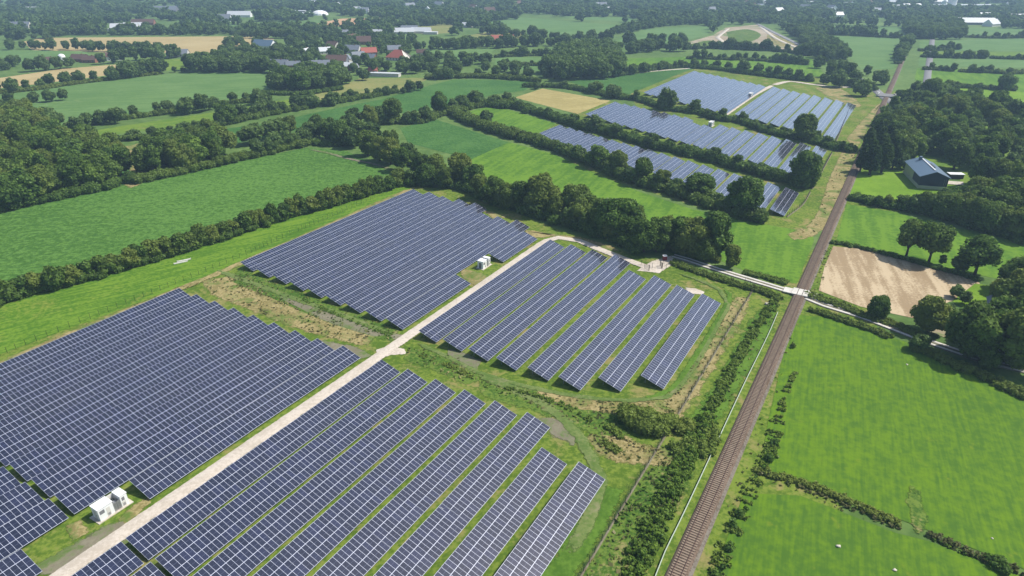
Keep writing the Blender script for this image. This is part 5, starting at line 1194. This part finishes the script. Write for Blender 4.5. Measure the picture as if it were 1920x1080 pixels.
for (ya, yb, sp, hh) in ((66, 42, 13, 13), (42, 20, 16, 14), (20, 6, 21, 15), (6, -14, 30, 17)):
    d0, d1 = G(960, ya)[1], G(960, yb)[1]; W = d1 * 0.86
    X, Y = np.meshgrid(np.arange(-W, W, sp), np.arange(d0, d1, sp)); X = X.ravel() + rng.uniform(-.4, .4, X.size) * sp; Y = Y.ravel() + rng.uniform(-.4, .4, Y.size) * sp
    k = np.abs(X) < Y * 0.86
    for q in MASK: k &= ~in_poly_np(X, Y, q)
    # clearings: small fields and gardens between the woods
    cl = np.sin(X * .011 + 1.3) * np.sin(Y * .019 + X * .004) + .5 * np.sin(X * .031 + Y * .027)
    k &= (cl < .22) | (rng.random(X.size) < .10)
    for q in FARH: k &= ~((np.abs(X - q[0]) < 20) & (Y < q[1] + 14) & (Y > q[1] - 55))
    for x, y in zip(X[k], Y[k]): FAR.append((x, y, hh * rng.uniform(.75, 1.2) * (1 if rng.random() > .04 else 1.35), sp / 13))
print('near trees', len(TREES), 'far', len(FAR))

# place them: the largest-looking ones as individual trees, the rest merged into distant woods
for t in TREES: t['s'] = t['h'] * px_per_m(t['p']); t['in'] = abs(t['p'][0]) < t['p'][1] * 0.80 + 25
TREES.sort(key=lambda t: (-t['s'] if t['in'] else 0))
LIM = {'tree': 292, 'bush': 290}
cnt = {'tree': 0, 'bush': 0}
rest = []
labels_used = {}
def place_tree(t, cat):
    kind = t['kind']; rnd = _rnd
    vs = PROTO[kind]; H, Rc, cm, tm = vs[rnd.randrange(len(vs))]
    sz = t['h'] / H; sx = sz if t['r'] is None else t['r'] / Rc
    if t['r'] is None: sx *= rnd.uniform(.88, 1.12)
    lb = t['label']
    e = empty('bush' if cat == 'bush' else ('conifer_tree' if kind == 'conifer' else 'broadleaf_tree'), (*t['p'], 0), rnd.uniform(0, 6.28), lb, cat, t['group'])
    e.scale = (sx, sx * rnd.uniform(.92, 1.08), sz)
    link('crown', cm, e); link('trunk', tm, e)
for t in TREES:
    cat = 'bush' if t['kind'] == 'bush' else 'tree'
    if t['in'] and cnt[cat] < LIM[cat]: cnt[cat] += 1; place_tree(t, cat)
    else: rest.append(t)
def stamp(name, items, kinds, mat, label, seed):
    """many small trees merged into one wood: items (x, y, height, width factor)"""
    rng = np.random.default_rng(seed); src = []
    for (H, Rc, me, _) in PROTO[kinds]:
        V = np.zeros(len(me.vertices) * 3, np.float32); me.vertices.foreach_get('co', V); V = V.reshape(-1, 3)
        np_ = len(me.polygons); lt = np.zeros(np_, np.int32); me.polygons.foreach_get('loop_total', lt); ls = np.zeros(np_, np.int32); me.polygons.foreach_get('loop_start', ls)
        vi = np.zeros(len(me.loops), np.int32); me.loops.foreach_get('vertex_index', vi)
        q = vi[(ls[lt == 4][:, None] + np.arange(4))]; tr = vi[(ls[lt == 3][:, None] + np.arange(3))]
        ti = np.zeros(len(V), np.float32); me.attributes['tint'].data.foreach_get('value', ti); src.append((H, Rc, V, q, tr, ti))
    VV, QQ, TT, TI = [], [], [], []; off = 0
    for (x, y, h, wf) in items:
        H, Rc, V, q, tr, ti = src[rng.integers(len(src))]; a = rng.uniform(0, 6.28); c, s = math.cos(a), math.sin(a); sz = h / H; sx = sz * rng.uniform(.9, 1.15) * wf
        W = np.empty_like(V); W[:, 0] = (V[:, 0] * c - V[:, 1] * s) * sx + x; W[:, 1] = (V[:, 0] * s + V[:, 1] * c) * sx + y; W[:, 2] = V[:, 2] * sz
        VV.append(W); QQ.append(q + off); TT.append(tr + off); TI.append(np.clip(ti + rng.normal() * .16, 0, 1)); off += len(V)
    o = link(name, np_mesh(name, np.vstack(VV), np.vstack(QQ), np.vstack(TT), M[mat], np.concatenate(TI)))
    return tag(o, label, 'woodland', None, 'stuff')
near_rest = [(t['p'][0], t['p'][1], t['h'], 1.0) for t in rest if G(960, 66)[1] * 2 > t['p'][1]]
# thinner template for the distant woods
def thin_far(key, dens, leaf, ico):
    rng = np.random.default_rng(5); PROTO[key] = []
    for (H, Rc, b, n) in ((13, 5.8, .03, 6), (12, 6.2, .03, 7), (15, 5.4, .03, 6), (11, 6.0, .03, 6), (14, 6.2, .03, 7)):
        C, r = crown_lobes(rng, H, Rc, b, n); V, Q, T, t = foliage(rng, C, r, dens, leaf, ico=ico, core=.85)
        PROTO[key].append((H, Rc, np_mesh('far_crown', V, Q, T, M['leaf_far'], t), None))
thin_far('farther', .22, 2.4, ICO0)
stamp('distant_trees', near_rest, 'far', 'leaf_far', 'smaller hedgerow and village trees of the middle distance', 3)
stamp('distant_woods', FAR, 'farther', 'leaf_far', 'bluish distant woods reaching to the top edge', 4)

# ------------------------------------------------------------------ bushes and hedges
# hedgerow left of the solar park: separate bushes, shoulder to shoulder
P = smooth_line([G(*p) for p in [(-110, 612), (0, 570), (57, 553), (100, 542), (167, 525), (240, 503), (317, 479), (413, 450), (470, 431), (533, 411), (640, 381), (700, 364), (752, 347)]], 1.0)
acc = 0; i0 = 0
for i in range(1, len(P)):
    acc += np.linalg.norm(P[i] - P[i - 1])
    if acc > 4.0 * _rnd.uniform(.8, 1.2):
        acc = 0; d = P[i] - P[i - 1]; d /= np.linalg.norm(d); q = P[i] + np.array([d[1], -d[0]]) * _rnd.uniform(-1.2, .4)
        t = dict(p=q, h=_rnd.uniform(5.6, 8.2), kind='bush', r=_rnd.uniform(3.0, 3.9), label='%s bush from the left in the long hedgerow beside the grass strip' % ordinal(i0 % 60), group='bushes of the long hedgerow'); i0 += 1
        place_tree(t, 'bush')
hedge([(-110, 610), (0, 569), (100, 541), (167, 524), (317, 478), (413, 449), (533, 410), (640, 380), (752, 346)], 3.2, 4.0, 'leafy undergrowth at the foot of the long hedgerow', leaf=.45)
H_ = [
 ([(845, 212), (873, 229), (930, 249), (960, 256), (1007, 270), (1057, 287), (1121, 312), (1160, 328), (1202, 345), (1260, 362), (1330, 382), (1424, 415)], 5.0, 6, 'dense hedge along the lower side of the narrow panel block'),
 ([(862, 190), (930, 201), (973, 204), (1027, 220), (1073, 234), (1117, 247), (1187, 264), (1230, 278), (1281, 288), (1336, 302), (1382, 316), (1420, 326), (1457, 336), (1515, 352)], 4.6, 6, 'dense hedge between the narrow and the third panel block'),
 ([(985, 163), (1057, 165), (1117, 176), (1160, 185), (1193, 188), (1250, 206), (1302, 212), (1345, 224), (1391, 231), (1440, 249), (1480, 258), (1520, 266), (1551, 275), (1597, 286)], 3.6, 5, 'dense hedge between the third and the farthest panel block'),
 ([(740, 343), (800, 349), (862, 352), (925, 380), (985, 397), (1050, 416), (1100, 433), (1150, 450), (1205, 472)], 4.0, 5, 'undergrowth at the foot of the oak belt behind the upper panels'),
 ([(1255, 464), (1300, 478), (1345, 488)], 3.0, 5, 'undergrowth in the tree clump beside the lane'),
 ([(570, 268), (640, 274), (700, 272), (760, 300), (820, 338)], 3.0, 5, 'undergrowth in the oak grove over the farm track'),
 ([(655, 240), (720, 232), (790, 230), (825, 217), (870, 207), (905, 200), (960, 192)], 4.0, 5, 'hedge above the small dark crop field'),
 ([(835, 213), (880, 224), (930, 244)], 4.0, 4, 'hedge at the right corner of the small dark crop field'),
 ([(1290, 127), (1343, 131), (1393, 138), (1457, 146), (1520, 153)], 4.0, 5, 'hedge behind the farthest panel block'),
 ([(250, 343), (333, 327), (440, 303), (500, 290), (575, 272)], 4.0, 5, 'hedge along the far side of the maize field'),
 ([(-120, 430), (0, 396), (100, 376), (217, 350), (250, 340)], 4.5, 5, 'leafy edge of the left wood beside the maize field'),
 ([(128, 242), (215, 227), (330, 212), (400, 199), (485, 191)], 3.4, 4, 'low hedge below the large pale field'),
 ([(190, 266), (300, 258), (400, 239), (480, 221), (560, 206), (640, 192), (745, 173)], 3.6, 5, 'low hedge beside the dark crop strip'),
 ([(-60, 180), (60, 170), (150, 157), (300, 139)], 3.0, 4, 'low hedge above the large pale field'),
 ([(1600, 374), (1650, 386), (1712, 397), (1780, 413), (1850, 436), (1960, 465)], 3.2, 5, 'hedge below the sunny lawn'),
 ([(800, 148), (880, 146), (960, 149), (1010, 154)], 4.0, 6, 'hedge above the dark crop strip'),
 ([(490, 176), (560, 178), (640, 168)], 3.0, 5, 'undergrowth of the round copse'),
]
for ln, h, w, lb in H_: hedge(ln, h, w, lb, dens=4.0, leaf=.6 if ln[0][1] > 300 else .9)
# low weeds, brambles and ditches near the railway
WD_ = dict(name='weed_strip', cat='undergrowth')
hedge([(1180, 1100), (1212, 1015), (1245, 945), (1274, 885), (1298, 835), (1325, 785)], 0.95, 4.4, 'green bramble strip beside the pale barrier near the bottom', mat='weeds', leaf=.42, dens=8, gap=.25, jit=.7, **WD_)
hedge([(1190, 1100), (1225, 1010), (1255, 940), (1280, 885), (1305, 835), (1325, 790)], 1.7, 2.0, 'darker taller brambles inside the strip beside the pale barrier', mat='weeds', leaf=.42, dens=8, gap=.6, jit=.8, **WD_)
hedge([(1325, 785), (1350, 735), (1385, 670), (1415, 620), (1440, 588), (1452, 568)], 1.0, 2.2, 'narrow weedy strip beside the upper part of the pale barrier', mat='weeds', leaf=.4, dens=8, gap=.3, jit=.7, **WD_)
hedge([(1262, 494), (1300, 508), (1345, 523), (1390, 537), (1430, 548), (1462, 563)], 1.3, 3.2, 'low bushy strip along the left side of the lane before the crossing', mat='leaf', leaf=.42, dens=8, gap=.06, **WD_)
hedge([(1395, 512), (1430, 520), (1475, 532)], 1.2, 3.0, 'low weeds between the lane and the bright meadow', mat='weeds', leaf=.4, dens=8, gap=.15, **WD_)
hedge([(1512, 553), (1550, 566), (1590, 580), (1620, 594), (1680, 612), (1722, 632)], 1.3, 3.0, 'low bushes between the lane and the brown field', mat='leaf', leaf=.42, dens=8, gap=.06, **WD_)
hedge([(1520, 582), (1560, 596), (1600, 609), (1640, 622), (1668, 634)], 1.3, 2.2, 'narrow dark bush strip between the lane and the right meadow', mat='leaf', leaf=.42, dens=8, gap=.1, **WD_)
hedge([(1705, 655), (1735, 662), (1780, 682), (1850, 712), (1920, 745)], 1.8, 3.0, 'dark undergrowth along the lane below the farm yard', mat='leaf', leaf=.45, dens=7, gap=.15, **WD_)
hedge([(1562, 456), (1610, 466), (1660, 478), (1710, 492), (1760, 506), (1832, 527)], 1.6, 1.8, 'clipped hedge along the top of the brown field', mat='leaf', leaf=.4, dens=8, **WD_)
hedge([(1458, 790), (1450, 830), (1432, 870), (1420, 893), (1395, 945), (1378, 990), (1352, 1050), (1335, 1100)], 0.55, 3.0, 'weedy strip with dark bushes right of the railway', mat='weeds', leaf=.4, dens=8, gap=.45, jit=.8, **WD_)
hedge([(1452, 825), (1420, 893), (1380, 985), (1340, 1085)], 1.3, 1.4, 'scattered dark bushes right of the railway', mat='leaf', leaf=.42, dens=8, gap=.8, jit=.6, **WD_)
hedge([(1490, 700), (1470, 745), (1460, 790)], .8, 1.5, 'thin weeds right of the railway below the crossing', mat='weeds', leaf=.35, dens=9, gap=.45, **WD_)
hedge([(1416, 884), (1450, 893), (1500, 906), (1560, 928), (1620, 955), (1686, 985)], 1.0, 1.9, 'overgrown ditch bank crossing the meadow, left piece', mat='weeds', leaf=.36, dens=10, gap=.05, **WD_)
hedge([(1425, 890), (1500, 914), (1600, 957), (1684, 992)], .7, .8, 'straw coloured weeds along the left ditch bank', mat='dryweeds', leaf=.34, dens=9, gap=.3, **WD_)
hedge([(1742, 1003), (1790, 1024), (1830, 1042), (1875, 1060), (1950, 1085)], .9, 1.7, 'overgrown ditch bank crossing the meadow, right piece', mat='dryweeds', leaf=.36, dens=10, gap=.08, **WD_)
hedge([(1745, 1010), (1800, 1035), (1868, 1060)], .7, .8, 'green weeds along the right ditch bank', mat='weeds', leaf=.34, dens=9, gap=.3, **WD_)
hedge([(1862, 1062), (1880, 1066)], 1.7, 2.4, 'round bush at the right end of the ditch', mat='leaf', leaf=.4, dens=9, cat='bush', name='bush')
hedge([(1168, 788), (1200, 797), (1245, 808)], 3.6, 6.0, 'large dark bush between the two blocks near the railway', mat='weeds', leaf=.42, dens=9, cat='bush', name='bush', rs=.8)
hedge([(1180, 782), (1260, 796), (1290, 810)], 2.2, 4.0, 'paler bushes behind the large dark bush', mat='weeds', leaf=.42, dens=8, cat='bush', name='bush')
hedge([(1262, 845), (1300, 838), (1325, 850), (1335, 800)], 1.6, 3.2, 'tangled shrubs right of the large dark bush', mat='weeds', leaf=.42, dens=8, cat='bush', name='bush')
hedge([(1140, 800), (1165, 822)], 1.1, 2.0, 'small pale shrubs left of the large dark bush', mat='weeds', leaf=.4, dens=8, cat='bush', name='bush')
hedge([(1128, 830), (1160, 848)], .9, 2.2, 'low tuft of green weeds in the dry grass', mat='weeds', leaf=.38, dens=8, cat='bush', name='bush')
hedge([(1485, 648), (1487, 652)], 1.3, 1.3, 'single round bush beside the railway below the crossing', mat='leaf', leaf=.4, dens=8, cat='bush', name='bush')
hedge([(950, 728), (1000, 742), (1060, 762), (1110, 790)], .7, 1.6, 'low green weeds in the ditch between the blocks', mat='weeds', leaf=.38, dens=8, gap=.3, **WD_)
hedge([(790, 668), (850, 690), (890, 712)], .6, 1.6, 'low green weeds left of the ditch path', mat='weeds', leaf=.38, dens=8, gap=.35, **WD_)
hedge([(560, 560), (620, 585), (690, 615), (735, 630)], .5, 1.5, 'low weeds in the rough strip before the upper left block', mat='weeds', leaf=.38, dens=7, gap=.45, **WD_)

# ------------------------------------------------------------------ rough grass: standing tufts, green to straw coloured
M['tuft'] = foliage_mat('tuft_blades', (0.055, 0.11, 0.018), (0.34, 0.29, 0.13), (0.2, 0.22, 0.06))
def tufts(name, poly, dens, size, dry, label, seed):
    rng = np.random.default_rng(seed); P = [G(x, y)[:2] for x, y in poly]; A = np.array(P)
    a = abs(0.5 * np.sum(A[:, 0] * np.roll(A[:, 1], -1) - np.roll(A[:, 0], -1) * A[:, 1])); n = int(a * dens * 1.6) + 20
    X = rng.uniform(A[:, 0].min(), A[:, 0].max(), n * 3); Y = rng.uniform(A[:, 1].min(), A[:, 1].max(), n * 3)
    box = (np.ptp(A[:, 0]) * np.ptp(A[:, 1])); keep = rng.random(n * 3) < (a * dens * 1.0) / (n * 3) * box / a
    k = in_poly_np(X, Y, P) & keep
    # clumped: a slow wave decides where tufts gather and where the dry ones stand
    w = np.sin(X * .55 + np.sin(Y * .31) * 2) * np.sin(Y * .47 + np.sin(X * .23) * 2); w2 = np.sin(X * .17 + 1 + np.sin(Y * .11) * 2) * np.sin(Y * .13 + X * .05)
    k &= (w + rng.normal(size=X.size) * .5) > -.35
    X, Y, w2 = X[k], Y[k], w2[k]; n = len(X)
    t = np.clip(dry + .35 * w2 + rng.normal(size=n) * .22, 0, 1)
    s = size * rng.uniform(.6, 1.4, n); ang = rng.uniform(0, 6.28, n); ln = rng.normal(size=(n, 2)) * .5
    T = np.stack([np.cos(ang) * s * .6, np.sin(ang) * s * .6, np.zeros(n)], 1); B = np.stack([ln[:, 0] * s, ln[:, 1] * s, s * .75], 1)
    C = np.stack([X, Y, np.full(n, .02)], 1)
    V = np.stack([C - T * .6, C + T * .6, C + T + B, C - T * .8 + B * .85], 1).reshape(-1, 3)
    o = link(name, np_mesh(name, V, np.arange(4 * n).reshape(-1, 4), None, M['tuft'], np.repeat(t, 4))); tag(o, label, None, None, 'stuff')
TF = [
 ([(1080, 1100), (1150, 985), (1200, 905), (1240, 862), (1295, 870), (1262, 930), (1225, 1010), (1185, 1100)], 1.6, .6, .30),
 ([(1105, 815), (1150, 808), (1200, 835), (1290, 848), (1280, 885), (1200, 868), (1160, 862), (1120, 848)], 1.8, .6, .6),
 ([(1265, 795), (1330, 690), (1385, 600), (1400, 556), (1382, 556), (1348, 612), (1288, 708), (1235, 772)], 1.5, .55, .62),
 ([(1000, 735), (1100, 752), (1200, 757), (1255, 755), (1275, 792), (1180, 778), (1090, 778), (1005, 752)], 1.8, .55, .68),
 ([(900, 716), (1000, 740), (1100, 770), (1170, 790), (1160, 825), (1100, 800), (1000, 762), (905, 738)], 1.5, .55, .35),
 ([(380, 525), (440, 518), (520, 558), (620, 606), (700, 632), (690, 647), (600, 627), (500, 592), (400, 550)], 1.0, .6, .58),
 ([(450, 506), (560, 548), (680, 596), (748, 616), (738, 638), (640, 614), (540, 577), (430, 532)], 1.0, .55, .35),
 ([(765, 652), (850, 668), (902, 706), (882, 722), (810, 692), (757, 672)], 1.4, .5, .4),
 ([(1480, 445), (1530, 410), (1560, 330), (1600, 265), (1606, 290), (1575, 370), (1545, 430), (1520, 440)], .6, .7, .55),
 ([(1500, 600), (1470, 690), (1440, 790), (1415, 880), (1380, 960), (1330, 1090), (1300, 1090), (1350, 980), (1400, 860), (1455, 700), (1490, 600)], 1.4, .55, .35),
 ([(1290, 790), (1360, 690), (1420, 590), (1450, 562), (1462, 570), (1440, 625), (1395, 715), (1345, 800)], 1.2, .5, .2),
 ([(1400, 896), (1430, 884), (1500, 898), (1620, 948), (1690, 980), (1690, 998), (1600, 968), (1500, 922), (1430, 900)], 1.6, .5, .5),
 ([(1738, 996), (1800, 1018), (1880, 1050), (1960, 1080), (1960, 1095), (1870, 1068), (1790, 1035), (1740, 1012)], 1.6, .5, .55),
 ([(1535, 470), (1560, 466), (1548, 500), (1538, 545), (1520, 548), (1515, 530)], 1.2, .5, .45),
 ([(20, 690), (170, 622), (330, 552), (400, 522), (390, 515), (330, 540), (170, 606), (10, 678)], 1.0, .5, .5),
]
for i, (pl, dn, sz, dr) in enumerate(TF): tufts('rough_grass', pl, dn, sz, dr, 'standing rough grass tufts, green to straw coloured', 300 + i)

# ------------------------------------------------------------------ haze
hz = bpy.data.materials.new('haze'); hz.use_nodes = True
for nd in list(hz.node_tree.nodes): hz.node_tree.nodes.remove(nd)
ho = hz.node_tree.nodes.new('ShaderNodeOutputMaterial'); hv = hz.node_tree.nodes.new('ShaderNodeVolumePrincipled')
hv.inputs['Color'].default_value = (0.52, 0.76, 1.0, 1); hv.inputs['Density'].default_value = 0.00021; hv.inputs['Anisotropy'].default_value = 0.1
hz.node_tree.links.new(hv.outputs[0], ho.inputs['Volume'])
mb = MB(); mb.box(-9500, 9500, -900, 16500, -1.0, 160.0); h = mb.build('haze', hz); h['kind'] = 'stuff'; h['label'] = 'thin pale summer haze over the land'
